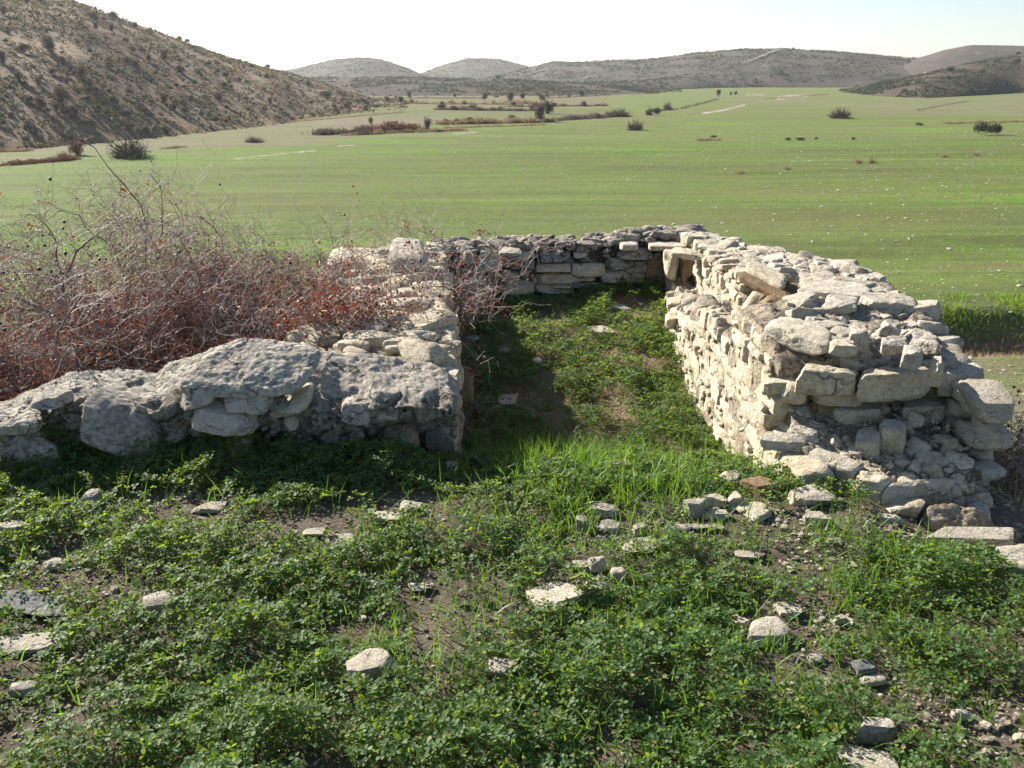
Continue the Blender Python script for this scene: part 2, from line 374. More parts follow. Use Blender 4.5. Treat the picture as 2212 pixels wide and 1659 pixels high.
# soil colour: grey pebbly earth in front, tan earth in the passage, straw and moss on the slopes
xg, yg = gx.ravel(), gy.ravel()
tan = smooth(3.3, 5.2, yg + 0.5 * fbm(P3(xg, yg, 1.5), 3, 6)) * smooth(-0.6, -0.2, xg) * smooth(7.6, 7.3, yg)
cg = np.ones((len(xg), 3)) * np.array([1.4, 1.36, 1.32]); cg = cg * (1 - tan[:, None]) + tan[:, None] * np.array([2.2, 1.9, 1.5])
sl = smooth(-0.5, -1.2, Zg)[:, None]; sn = (smooth(-0.1, 0.25, fbm(P3(xg, yg, 1.1), 4, 31)))[:, None]
cg = cg * (1 - sl) + sl * (np.array([1.5, 1.25, 0.9]) * (1 - sn) + np.array([0.6, 1.2, 0.35]) * sn)
tag(grid_mesh('ground', gx, gy, Zg.reshape(gx.shape), M['soil'], cg), kind='structure')

rr = np.concatenate([np.geomspace(8, 60, 260), np.geomspace(60, 2600, 330)[1:]])
aa = np.radians(np.linspace(-62, 62, 900))
fa, fr = np.meshgrid(aa, rr, indexing='ij'); fx = fr * np.sin(fa); fy = fr * np.cos(fa)
fzz = fz(fx, fy)
pu, pv = proj(np.stack([fx.ravel(), fy.ravel(), np.full(fx.size, FIELD)], 1))
wob = fbm(P3(fx.ravel(), fy.ravel(), 0.03), 3, 12); pvw = pv + wob * 5 * np.clip((pv - 165) / 60, 0, 3)
GREEN = np.array([0.112, 0.208, 0.018]); PALE = np.array([0.15, 0.235, 0.045]); SOIL = np.array([0.22, 0.185, 0.145]); CHALK = np.array([0.62, 0.58, 0.52]); OL = np.array([0.135, 0.185, 0.03])
fc = np.tile(GREEN, (fx.size, 1))
def paint(mask, c):
    global fc
    fc = fc * (1 - mask[:, None]) + mask[:, None] * np.asarray(c)
def edge(us, vs, soft=2.0): return lambda above: None
def band(us, v0, v1, soft=2.0, u0=-9999, u1=9999, su=15):
    a = np.interp(pu, us, v0); b = np.interp(pu, us, v1)
    return smooth(-soft, soft, pvw - a) * smooth(-soft, soft, b - pvw) * smooth(u0 - su, u0 + su, pu) * smooth(u1 + su, u1 - su, pu)
r_ = fr.ravel()
streak = fbm(P3(fx.ravel(), fy.ravel() * 3.2 - fx.ravel() * 0.5, 0.05), 4, 21)
paint(0.75 * smooth(-0.02, 0.28, streak), OL)
fxr, fyr = fx.ravel(), fy.ravel(); ca, sa = math.cos(.12), math.sin(.12); px_, py_ = fxr * ca + fyr * sa, fyr * ca - fxr * sa
b1 = fbm(P3(px_ * .12, py_, .22), 4, 61); b2 = fbm(P3(px_ * .1, py_, .7), 3, 62) * np.clip(45 / r_, 0, 1); b3 = fbm(P3(px_, py_, .9), 4, 63) * np.clip(30 / r_, 0, 1); b0 = fbm(P3(px_ * .18, py_, .045), 3, 68); b1 = b1 + .8 * b0
fc = fc * (1 + .9 * b1 + .6 * b2 + .6 * b3)[:, None] * [.92, 1.04, .8]; paint(0.65 * smooth(.12, .32, b2 + .5 * b1), [.18, .165, .07]); paint(.6 * smooth(.1, .35, fbm(P3(px_ * .3, py_, .09), 4, 64)), [.10, .21, .022])
paint(0.5 * smooth(0.05, 0.3, fbm(P3(fx.ravel() * 0.4, fy.ravel(), 0.12), 3, 77)), [0.09, 0.165, 0.03])
paint(0.55 * band([0, 2212], [238, 225], [285, 300], 14, 1250), PALE)                  # paler far part on the right
paint(band([-800, 0, 330, 620, 1000, 1300, 1500, 2212], [0] * 8, [400, 352, 322, 316, 288, 262, 246, 236], 2), PALE * 0.95)
paint(0.8 * band([-400, 170, 400, 620, 800, 900], [300, 312, 292, 262, 250, 246], [400, 338, 322, 318, 292, 270], 3, -400, 900, 40), [0.175, 0.185, 0.10])
paint(0.9 * band([650, 1000], [254, 252], [278, 262], 3, 690, 960, 60), SOIL)
paint(0.8 * band([0, 2212], [236, 236], [252, 250], 3, 700, 1300, 60), [0.125, 0.165, 0.065])
paint(0.8 * band([0, 2212], [205, 205], [234, 226], 4, 760, 1320, 30), [0.19, 0.15, 0.095])
for (a, b, c0, c1) in ((212, 216, 800, 1000), (218, 221, 760, 1180), (226, 230, 900, 1250), (192, 206, 780, 900)):
    paint(0.8 * band([0, 2212], [a, a], [b, b], 1.5, c0, c1, 20), [0.12, 0.165, 0.06])
paint(0.85 * band([1300, 2212], [165, 165], [236, 228], 2, 1320, 4000, 40), [0.135, 0.225, 0.04])
paint(0.45 * band([1400, 1900, 2212, 3000], [236, 222, 205, 195], [242, 250, 252, 255], 5, 1850, 9999, 90), [0.25, 0.235, 0.18])
paint(0.5 * band([1400, 2212], [215, 210], [232, 226], 3, 1480, 2100, 60) * smooth(0.0, 0.2, fbm(P3(fx.ravel(), fy.ravel(), 0.02), 3, 5)), [0.27, 0.25, 0.19])
def track(pts, wpx, c=CHALK, k=0.95):
    pts = sorted(pts); us = [p[0] for p in pts]; vs = [p[1] for p in pts]
    vc = np.interp(pu, us, vs); wv = wpx * (1 + 0.4 * fbm(P3(pu, pv, 0.04), 2, 3))
    paint(k * smooth(-.5, .1, fbm(P3(pu, pv, .06), 3, 8)) * smooth(wv, wv * 0.3, np.abs(pv - vc + 1.5 * fbm(P3(pu, pv, .03), 2, 18))) * (pu > us[0]) * (pu < us[-1]), c)
track([(1380, 197), (1440, 190), (1455, 187)], 5); track([(1515, 245), (1560, 238), (1610, 227)], 3.5)
track([(1680, 212), (1700, 209), (1745, 206)], 5); track([(1610, 205), (1650, 205)], 1.6); track([(1940, 165), (1990, 163)], 3)
track([(505, 345), (560, 338), (640, 329), (680, 325)], 1.8, k=0.8); track([(730, 315), (765, 313)], 1.6, k=0.8); track([(975, 290), (1030, 286)], 1.8, k=0.8)
track([(1300, 262), (1480, 248), (1700, 215), (1760, 200)], 1.3, (0.16, 0.13, 0.09), 0.8)
track([(1660, 362), (1700, 357), (1760, 350), (1875, 342), (2000, 333), (2060, 330)], 1.8, (0.15, 0.12, 0.08), 0.75)
track([(1475, 381), (1600, 371), (1660, 362)], 1.5, (0.17, 0.14, 0.09), 0.6)
track([(1800, 281), (1990, 270), (2212, 262), (2500, 255)], 1.6, (0.24, 0.18, 0.11), 0.8)
track([(1500, 303), (1850, 302), (2212, 296)], 1.0, (0.17, 0.15, 0.08), 0.6)
track([(300, 375), (420, 365), (560, 352)], 1.5, (0.16, 0.13, 0.09), 0.6); track([(1560, 470), (1700, 455), (1760, 450)], 1.5, (0.16, 0.13, 0.09), 0.5)
for (v0, v1, u0, u1, c_, k_) in [(262, 285, 1500, 9999, [.13, .245, .02], .6), (305, 330, 1150, 9999, [.10, .25, .01], .5), (345, 372, 1600, 9999, [.16, .21, .04], .5), (400, 440, 700, 1500, [.10, .25, .01], .45), (455, 500, 1300, 2100, [.165, .185, .05], .5), (380, 395, 800, 1400, [.17, .2, .06], .4),
                              (196, 212, 1560, 2050, [.19, .22, .10], .6), (214, 222, 1650, 2212, [.10, .2, .03], .5), (243, 252, 1400, 1800, [.19, .22, .08], .5)]:
    paint(k_ * band([u0 - 200, u0 + 600, u0 + 1500], [v0 + 8, v0, v0 - 12], [v1 + 8, v1, v1 - 12], 4, u0, u1, 120) * smooth(-.3, .1, fbm(P3(px_ * .3, py_, .06), 3, 90 + int(v0))), c_)
# stony grey parcel seen past the end of the right-hand wall, with the ditch above it
s_ = fy.ravel() - (20.5 + 0.10 * (fx.ravel() - 10)); on = smooth(8.0, 9.5, fx.ravel())
paint(on * smooth(0.3, -0.3, s_) * 0.75 * smooth(-0.35, 0.15, fbm(P3(fx.ravel(), fy.ravel(), 0.4), 3, 9)), [0.30, 0.275, 0.215])
paint(on * smooth(-1.6, -1.2, s_) * smooth(0.6, 0.2, s_), [0.22, 0.17, 0.12])
paint(on * smooth(0.1, 0.7, s_) * smooth(3.5, 2.0, s_) * 0.9, [0.075, 0.15, 0.03])
tag(grid_mesh('field', fx, fy, fzz.reshape(fx.shape), M['field'], fc), kind='structure')

HSETS = {}
def hill(name, sky_, foot, mat, rk, seed, steep=1.0, footd=None, tintf=None, nz=0.02, na=420, nr=110, step=1.0):
    """terrain between a foot line and a ridge line; sky_ is the ridge, foot the toe, both as bearings"""
    us = np.linspace(sky_[0][0], sky_[-1][0], na)
    vs = np.interp(us, [p[0] for p in sky_], [p[1] for p in sky_])
    kw = max(3, int(na * 26 / (us[-1] - us[0]))) | 1; kk = np.hanning(kw + 2)[1:-1]; kk /= kk.sum()
    vs = np.convolve(np.pad(vs, kw // 2, mode='reflect', reflect_type='odd'), kk, 'valid')
    vs = vs + 1.2 * fbm(P3(us, us * 0, 0.03, seed), 4, seed)
    # bearing of each column on the level
    X = []; Y = []; Z = []
    if footd is None:
        vf = np.interp(us, [p[0] for p in foot], [p[1] for p in foot]); fd = np.array([np.linalg.norm(at(u, v, Z=FIELD)[:2]) for u, v in zip(us, vf)])
    else: fd = np.interp(us, [p[0] for p in footd], [p[1] for p in footd])
    ke = np.hanning(27)[1:-1]; ke /= ke.sum(); fd = np.convolve(np.pad(fd, 12, mode='edge'), ke, 'valid')
    rd = np.interp(us, [p[0] for p in rk], [p[1] for p in rk]) * fd
    t = np.concatenate([np.linspace(0, 1, nr), np.linspace(1, 1.9, nr // 3)[1:]])
    for k, u in enumerate(us):
        q = ray(u, vs[k]); hd = math.hypot(q[0], q[1]); ridge = CZ + q[2] / hd * rd[k]; top = max(ridge - FIELD, 0.0)
        r = fd[k] + (rd[k] - fd[k]) * t
        S = np.where(t <= 1, np.sin(np.clip(t, 0, 1) * math.pi / 2) ** steep, np.cos((np.clip(t, 1, 1.9) - 1) * 1.5) ** 1.0)
        X.append(q[0] / hd * r); Y.append(q[1] / hd * r); Z.append(FIELD - 0.3 + (top + 0.3) * S)
    X = np.array(X); Y = np.array(Y); Z = np.array(Z)
    amp = np.clip((Z - FIELD) , 0, None) * nz * 2 + 0.05
    sc1 = 30.0 / np.mean(rd) * 10
    tt = np.tile(t, (na, 1)); hold = 1 - 0.75 * np.exp(-((tt - 1) / 0.12) ** 2)
    Z = Z + amp * hold * fbm(np.stack([X.ravel() * 0.03 * sc1, Y.ravel() * 0.03 * sc1, np.zeros(X.size)], 1), 5, seed).reshape(X.shape) * 3
    c = np.ones((X.size, 3)) if tintf is None else tintf(X.ravel(), Y.ravel(), Z.ravel(), tt.ravel(), np.repeat(us, len(t)))
    HSETS[name + str(seed)] = (us, t, X, Y, Z)
    return tag(grid_mesh(name, X, Y, Z, mat, c), kind='structure')
MH1 = hill_mat('dry_scrub_hillside', (0.38, 0.285, 0.19), (0.18, 0.15, 0.118), (0.48, 0.45, 0.40), 3.2, 0.49, 0.57, 0.70)
MH2 = hill_mat('far_scrub_hillside', (0.14, 0.115, 0.09), (0.075, 0.068, 0.058), (0.42, 0.39, 0.35), 0.8, 0.48, 0.57, 0.64)
MH3 = hill_mat('mid_scrub_hillside', (0.14, 0.11, 0.08), (0.065, 0.06, 0.05), (0.42, 0.40, 0.36), 1.6, 0.48, 0.56, 0.66)
def tint1(x, y, z, t, u):
    n = fbm(np.stack([x * 0.02, y * 0.02, z * 0.12], 1), 3, 44)[:, None]; c = np.ones((len(x), 3))
    w_ = fbm(np.stack([x * .012, y * .012, z * .5], 1), 3, 45)[:, None]; c = c * (1 + .9 * w_); c = c * (1 - smooth(0, 0.3, n)) + smooth(0, 0.3, n) * np.array([1.25, 1.12, 0.95]); b = smooth(0.10, 0.03, t)[:, None]
    return c * (1 - b * 0.6) + b * 0.6 * np.array([1.5, 1.3, 1.0])
hill('hill', [(-1500, 40), (-700, -30), (-200, -8), (0, 8), (60, 5), (150, 12), (240, 42), (300, 62), (400, 95), (500, 128), (560, 145), (610, 156), (680, 175), (740, 193), (800, 212), (875, 236)],
     [(-1500, 420), (-700, 370), (0, 325), (200, 308), (400, 290), (600, 270), (640, 258), (800, 246), (875, 239)], MH1, [(-1500, 2.2), (0, 2.3), (500, 2.1), (740, 1.8), (875, 1.5)], 1, 0.9, tintf=tint1, nz=0.018, na=700, nr=200)
def tintM(x, y, z, t, u):
    c = np.ones((len(x), 3)); g_ = (smooth(0.86, 0.9, t) * smooth(1.25, 1.15, t))[:, None]; return c * (1 - g_) + g_ * np.array([1.1, 2.2, 0.75])
hill('hill', [(480, 172), (600, 168), (740, 166), (900, 166), (1100, 171), (1300, 181), (1400, 189), (1470, 197)], [(480, 208), (1200, 207), (1400, 203), (1470, 199)],
     MH3, [(480, 1.6), (1200, 1.5), (1470, 1.3)], 2, 0.7, tintf=tintM, nz=0.01)
hill('hill', [(380, 168), (520, 164), (600, 155), (640, 149), (720, 130), (780, 124), (830, 130), (880, 147), (920, 164), (960, 172)], None, MH2, [(0, 1.35)], 3, 1.0, footd=[(0, 640)])
hill('hill', [(820, 176), (905, 160), (960, 141), (1010, 127), (1080, 128), (1130, 141), (1180, 158), (1240, 172)], None, MH2, [(0, 1.35)], 4, 1.0, footd=[(0, 820)])
hill('hill', [(1000, 178), (1080, 163), (1140, 148), (1190, 134), (1250, 137), (1300, 132), (1420, 128), (1500, 118), (1600, 108), (1680, 106), (1800, 113), (1900, 122), (2000, 128), (2200, 140), (2500, 160)],
     None, MH2, [(0, 1.45)], 5, 0.8, footd=[(1000, 560), (1500, 520), (2500, 600)], na=700)
hill('hill', [(1900, 150), (1980, 126), (2040, 108), (2100, 97), (2160, 98), (2212, 99), (2400, 92), (2700, 100), (3000, 130)], None, MH2, [(0, 1.3)], 6, 1.0, footd=[(0, 560)])
def tintR(x, y, z, t, u):
    n = fbm(P3(x, y, 0.006), 3, 15)[:, None]; c = np.ones((len(x), 3)) * np.array([1.5, 1.25, 1.0])
    g_ = smooth(0.0, 0.12, n) * smooth(0.25, 0.4, t)[:, None]; c = c * (1 - g_) + g_ * np.array([1.3, 1.75, 0.9])
    k = smooth(0.05, 0.2, fbm(P3(x, y, 0.012), 3, 19))[:, None] * 0.7; return c * (1 - k) + k * np.array([2.6, 2.5, 2.3])
hill('hill', [(1540, 186), (1640, 178), (1800, 162), (1900, 142), (2000, 126), (2100, 114), (2212, 106), (2500, 90), (2900, 100)], [(1540, 190), (2212, 186), (2900, 188)], MH2, [(1540, 1.15), (2900, 1.3)], 7, 0.8, tintf=tintR)
hill('hill', [(1815, 197), (1860, 189), (1900, 180), (2000, 160), (2080, 141), (2150, 128), (2212, 118), (2500, 70), (2900, 60), (3300, 90)],
     [(1815, 199), (1900, 208), (2000, 212), (2100, 208), (2212, 201), (2500, 200), (3300, 230)], MH3, [(1815, 1.2), (2212, 1.7), (3300, 2.2)], 8, 0.8, tintf=lambda x, y, z, t, u: np.ones((len(x), 3)) * np.array([1.15, 1.05, 0.95]), nz=0.02, na=500, nr=160)
hill('hill', [(1180, 186), (1300, 178), (1420, 172), (1500, 158), (1600, 152), (1700, 156), (1800, 164), (1960, 176), (2050, 186)], [(1180, 196), (1400, 196), (1500, 192), (1700, 184), (2050, 186)], MH3, [(0, 1.3)], 9, 0.8)
# chalk track up the far hill
def on_hill(key, u, v):
    us, t, X, Y, Z = HSETS[key]; P = np.stack([X.ravel(), Y.ravel(), Z.ravel()], 1); a, b = proj(P)
    ok = np.tile(t <= 1.0, (len(us), 1)).ravel(); d = (a - u) ** 2 + (b - v) ** 2 + np.where(ok, 0, 1e9); return P[np.argmin(d)]
tp = [on_hill('hill5', u, v) for u, v in [(1565, 150), (1580, 146), (1600, 139), (1625, 131), (1650, 121), (1672, 112), (1682, 109)]]
V = []; 
for p in tp: V += [p + np.array([0, -1, 1.0]), p + np.array([3.0, 2.0, 1.3])]
Q = np.array([[2 * i, 2 * i + 1, 2 * i + 3, 2 * i + 2] for i in range(len(tp) - 1)])
mch = stone_mat('chalk_track', (0.27, 0.25, 0.22), (0.32, 0.3, 0.27), (0.38, 0.36, 0.33), sc_=0.3, fine=2, island=False)
tag(mk('path', np.array(V), Q, mch), kind='structure')
# ---------------------------------------------------------------- haze over the valley
def haze_box(x0, x1, y0, y1, z0, z1, dens):
    V = np.array([[x, y, z] for z in (z0, z1) for y in (y0, y1) for x in (x0, x1)], float)
    Q = np.array([[0, 2, 3, 1], [4, 5, 7, 6], [0, 1, 5, 4], [2, 6, 7, 3], [0, 4, 6, 2], [1, 3, 7, 5]])
    m = bpy.data.materials.new('haze'); m.use_nodes = True; t = m.node_tree; t.nodes.clear()
    o = t.nodes.new('ShaderNodeOutputMaterial'); v = t.nodes.new('ShaderNodeVolumePrincipled')
    v.inputs['Density'].default_value = dens; v.inputs['Color'].default_value = (0.86, 0.92, 1.0, 1); v.inputs['Anisotropy'].default_value = 0.45
    t.links.new(v.outputs[0], o.inputs['Volume'])
    ob = mk('haze', V, Q, m, smoothsh=False); tag(ob, kind='stuff', label='thin pale haze over the valley and hills', cat='haze')
haze_box(-3000, 3000, -60, 3000, -9, 110, 0.00016)

# ---------------------------------------------------------------- the left hand ruin
def wallpart(parent, name, pieces, mat, label=None):
    mb = MB()
    for V, Q in pieces: mb.add(V, Q)
    o = mb.build(name, mat, parent)
    if label: o['label'] = label
    return o
rng = np.random.default_rng(11)
WL = tag(empty('ruined_wall', (-1.4, 3.9, 0)), 'low ruined wall on the left topped by huge grey lichen crusted boulders', 'wall', kind='thing')
def WP(mb_or_piece, name, mat, parent=WL, label=None, sm=True):
    V, Q = mb_or_piece; base = np.array(parent.location)
    o = mk(name, V - base, Q, mat, parent, sm, sharp=38)
    if label: o['label'] = label
    return o
# rubble core below the boulders: front face wanders around y = 3.6
def massblock(x0, x1, y0, y1, z0, z1, n=46, amp=0.07, freq=3.2, p=9, tilt=0.0):
    V, Q = cubegrid(n); V = V / (np.sum(np.abs(V) ** p, 1) ** (1 / p))[:, None]
    c = np.array([(x0 + x1) / 2, (y0 + y1) / 2, (z0 + z1) / 2]); h = np.array([(x1 - x0) / 2, (y1 - y0) / 2, (z1 - z0) / 2])
    W = V * h + c; W[:, 1] += tilt * (W[:, 2] - c[2])
    Nn = V / np.linalg.norm(V, axis=1, keepdims=True)
    d = amp * (fbm(W * freq, 5, 3) + 0.7 * fbm(W * freq * 2.1, 4, 9, True)) + amp * 0.35 * fbm(W * freq * 6, 3, 14, True)
    return W + Nn * d[:, None], Q
COLS = [(-420, 880, 925, 0), (-200, 860, 905, 0), (0, 862, 905, 0), (60, 832, 872, 0), (150, 792, 868, 0), (280, 792, 872, 0), (335, 800, 876, 0), (360, 772, 858, 0), (420, 756, 852, 0), (520, 732, 850, 0), (620, 736, 855, 0), (700, 746, 872, 0),
        (740, 752, 880, .15), (800, 758, 862, .4), (880, 776, 852, .8), (950, 786, 862, 1), (985, 796, 872, 1)]
def leftmass(n=150, nx=330):
    us = np.linspace(COLS[0][0], COLS[-1][0], nx); rows = []
    for u in us:
        vr, vl, uc = (float(np.interp(u, [c[0] for c in COLS], [c[k] for c in COLS])) for k in (1, 2, 3))
        a = at(u, vr, Y=3.92); b = at(u, vl, Y=3.54); x0 = a[0]; x1 = b[0]; zr = a[2] - .02; zl = b[2] - .03
        e = float(smooth(960, 985, u)); P = np.array([(x0, 4.2, -.5 + .6 * uc), (x0, 4.1, zr - .08 - .05 * e), (x0, 3.92, zr - .03 * e), (x1, 3.62, zl + .015), (x1, 3.54, zl - .02 - .02 * e), (x1, 3.55 + .02 * uc, zl - .10), (x1 - .13 * uc ** 1.5, 3.60 + .16 * uc, .13 + .01 * uc), (x1 - .25 * uc ** 1.5, 3.60 + .26 * uc, -.25 + .22 * uc)])
        L_ = np.concatenate([[0], np.cumsum(np.linalg.norm(np.diff(P, axis=0), axis=1))]); q = np.linspace(0, L_[-1], n); rows.append(np.stack([np.interp(q, L_, P[:, k]) for k in range(3)], 1))
    V = np.array(rows); dx = np.gradient(V, axis=0); dy = np.gradient(V, axis=1); Nn = np.cross(dy, dx); Nn /= np.linalg.norm(Nn, axis=2, keepdims=True) + 1e-9; V = V.reshape(-1, 3); Nn = Nn.reshape(-1, 3)
    face = smooth(.36, .22, V[:, 2]) * smooth(3.75, 3.6, V[:, 1])
    d = .05 * fbm(V * 3.0, 4, 3) + (.009 + .038 * face) * fbm(V * 9, 4, 9, True) + .012 * fbm(V * [16, 16, 40], 4, 14, True) + .006 * fbm(V * 60, 2, 15)
    cell = np.abs(fbm(V * [5, 5, 9], 2, 33)); d = d - .045 * face * smooth(.09, .02, cell)
    s_ = 1 if Nn[:, 2].mean() > 0 else -1
    V = V + Nn * (d * s_)[:, None]; i_ = np.arange(nx - 1)[:, None] * n + np.arange(n - 1)[None]; Q = np.stack([i_, i_ + n, i_ + n + 1, i_ + 1], -1).reshape(-1, 4)
    last = V[-n:]; c = last.mean(0) + [.035, 0, 0]; V = np.vstack([V, c]); t = np.stack([(nx - 1) * n + np.arange(n - 1), np.full(n - 1, len(V) - 1), (nx - 1) * n + np.arange(1, n)], 1)
    return V, [Q, t]
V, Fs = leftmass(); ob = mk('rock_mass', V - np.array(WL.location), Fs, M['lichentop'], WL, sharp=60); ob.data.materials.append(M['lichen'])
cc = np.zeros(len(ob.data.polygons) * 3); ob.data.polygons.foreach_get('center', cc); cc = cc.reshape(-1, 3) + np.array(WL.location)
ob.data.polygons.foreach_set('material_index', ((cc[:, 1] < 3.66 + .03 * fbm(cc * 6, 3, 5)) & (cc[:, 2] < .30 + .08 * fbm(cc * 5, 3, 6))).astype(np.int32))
def big(quad, z, th, name='boulder', mat='lichentop', n=34, amp=0.05, freq=3.5, p=5.0, cuts=5, shrink=0.86, label=None, par=WL, seed=1):
    n = int(n * 1.6); amp *= 1.2
    r = np.random.default_rng(seed); zs = z if hasattr(z, '__len__') else [z] * 4
    top = np.array([at(u, v, Z=zz) for (u, v), zz in zip(quad, zs)])
    c = top.mean(0); bot = c + (top - c) * shrink; bot[:, 2] = top[:, 2] - th
    V, Q = hexa(top, bot, n=n, p=p, cuts=cuts, amp=amp, freq=freq, deep=0.10, r=r)
    V = V + (V - (c - [0, 0, th / 2])) * 0 + np.stack([0 * V[:, 0], 0 * V[:, 0], 0.012 * fbm(V * [7, 7, 22], 5, 7, True) + 0.006 * fbm(V * 45, 3, 8)], 1)
    return WP((V, Q), name, M[mat], par, label)
big([(345, 838), (640, 846), (715, 742), (500, 716)], [0.365, 0.355, 0.485, 0.52], 0.05, label='broad pale boulder with a domed top', seed=3, amp=0.03, shrink=.97, p=3.6)
big([(-60, 925), (95, 915), (85, 866), (-60, 858)], [0.25, 0.25, 0.28, 0.28], 0.06, seed=7, p=3.6)
big([(820, 1010), (890, 1000), (905, 900), (820, 900)], [0.02, 0.02, 0.16, 0.16], 0.35, mat='mortar', seed=12, shrink=1.0, name='undercut_face', amp=.03)
big([(-60, 990), (130, 985), (120, 935), (-40, 930)], [0.10, 0.10, 0.17, 0.17], 0.3, mat='lichentop', seed=13, shrink=1.05, amp=.03)
# stones set in the front face, each one told apart in the photo
def face_stone(u0, v0, u1, v1, Y, dep, mat, tilt=0.0, label=None, seed=0, par=WL, n=12, p=5, cuts=8, name='embedded_stone', topin=0.35):
    r = np.random.default_rng(seed + 100)
    a = at(u0, v1, Y=Y); b = at(u1, v1, Y=Y); c = at(u1, v0, Y=Y + 0.02); d = at(u0, v0, Y=Y + 0.02); D = np.array([0, dep, 0.0])
    up = np.array([0, 0, -abs(c[2] - b[2]) * topin * 0.3])
    sk = np.array([0, 0, tilt * abs(b[0] - a[0])])
    V, Q = hexa([d - sk + D * .25, c + sk + D * .25, c + sk + D, d - sk + D], [a - sk, b + sk, b + sk + D, a - sk + D], n=n + 6, p=p + 2, cuts=cuts + 2, amp=0.02, freq=14, deep=0.32, r=r)
    return WP((V, Q), name, M[mat], par, label)
for k, (b_, Y, dp, mt, ti, lb) in enumerate([
    ((380, 848, 456, 886), 3.50, 0.2, 'white', 0.12, 'small cream stone with a knapped edge'), ((470, 852, 574, 898), 3.50, 0.22, 'white', -0.02, None),
    ((575, 866, 662, 905), 3.53, 0.2, 'cream', 0.2, None), ((408, 893, 536, 946), 3.44, 0.24, 'white', -0.1, 'smooth pale stone sticking out'),
    ((165, 895, 318, 990), 3.44, 0.3, 'lichentop', -0.22, 'big pale block sloping down into the clover'), ((612, 894, 645, 936), 3.55, 0.1, 'white', 0.0, None),
    ((733, 878, 800, 922), 3.55, 0.14, 'lichentop', 0.03, None), ((808, 886, 860, 916), 3.58, 0.1, 'white', 0.1, None), ((488, 938, 535, 985), 3.52, 0.14, 'cream', 0, None),
    ((430, 985, 520, 1030), 3.5, 0.15, 'white', 0, None), ((60, 858, 130, 888), 3.50, 0.15, 'white', -0.06, None), ((600, 955, 665, 985), 3.56, 0.15, 'lichentop', 0.05, None),
    ((345, 920, 400, 960), 3.56, 0.12, 'lichen', 0, None), ((290, 940, 350, 975), 3.56, 0.12, 'lichen', 0, None), ((660, 985, 740, 1015), 3.6, 0.15, 'mortar', 0, None),
    ((20, 900, 60, 925), 3.5, 0.1, 'lichen', 0, None), ((0, 945, 70, 985), 3.45, 0.2, 'lichentop', 0, None), ((690, 935, 735, 960), 3.58, 0.12, 'lichen', 0, None)]):
    face_stone(*b_, Y - .045, dp, mt, ti, lb, seed=k)
# crumbs of mortar and stone over the core
mb = MB()
for k in range(260):
    x = rng.uniform(-2.6, -0.6); z = rng.uniform(-0.05, 0.25); s = rng.uniform(0.015, 0.06) * rng.uniform(0.5, 1.0)
    V, Q = rock((x, 3.575 + rng.uniform(-0.02, 0.02), z), (s * 1.5, s, s), tuple(rng.uniform(-1, 1, 3)), n=3, cuts=4); mb.add(V, Q)
mb.build('rubble', M['lichen'], WL, org=WL.location)
# passage side wall running back from the rock
WS = tag(empty('ruined_side_wall', (-0.6, 5.5, -0.2)), 'crumbling side wall running back under the thorn bush from the lichen rock', 'wall', kind='thing')
def loft(ys, secs, n, amp, freq, seed, dy=0.04):
    """sections along y, each an (x, z) polyline with the same number of points, resampled to n points"""
    yy = np.arange(ys[0], ys[-1] + 1e-6, dy); secs = np.array(secs, float)
    S = np.stack([np.stack([np.interp(yy, ys, secs[:, k, c]) for c in (0, 1)], 1) for k in range(secs.shape[1])], 1)
    rows = []
    for s, y in zip(S, yy):
        L = np.concatenate([[0], np.cumsum(np.linalg.norm(np.diff(s, axis=0), axis=1))]); q = np.linspace(0, L[-1], n)
        rows.append(np.stack([np.interp(q, L, s[:, 0]), np.full(n, y), np.interp(q, L, s[:, 1])], 1))
    V = np.array(rows); m = len(yy)
    i = np.arange(m - 1)[:, None] * n + np.arange(n - 1)[None]; Q = np.stack([i, i + 1, i + n + 1, i + n], -1).reshape(-1, 4)
    V = V.reshape(-1, 3); d = fbm(V * freq, 5, seed) + 0.6 * fbm(V * freq * 2.3, 3, seed + 5, True)
    d2 = fbm(V * freq + 31, 4, seed + 9)
    V = V + np.stack([amp * 0.7 * d2, amp * 0.4 * d2, amp * d], 1)
    # end caps as fans
    caps = []
    for e, rev in ((0, 1), (m - 1, 0)):
        base = V[e * n:(e + 1) * n]; c = base.mean(0); V = np.vstack([V, c]); ci = len(V) - 1
        a = e * n + np.arange(n - 1); t = np.stack([a, a + 1, np.full(n - 1, ci)], 1); caps.append(t[:, ::-1] if rev else t)
    return V, [Q, np.concatenate(caps)]
def WPl(VF, name, mat, parent, label=None):
    V, Fs = VF; o = mk(name, V - np.array(parent.location), Fs, mat, parent)
    if label: o['label'] = label
    return o
SWY = [4.1, 4.6, 5.2, 5.8, 6.6, 7.5]; SWZ = [.30, .27, .27, .25, .25, .22]
def swz(y): return float(np.interp(y, SWY, SWZ))
WPl(loft(SWY, [[(-1.25, -.5), (-1.15, swz(y) - .04), (float(leftx(y)) - .08, swz(y) - .02), (float(leftx(y)) - .06, -.7)] for y in SWY], 60, 0.05, 5, 4), 'rubble_core', M['mortar'], WS)
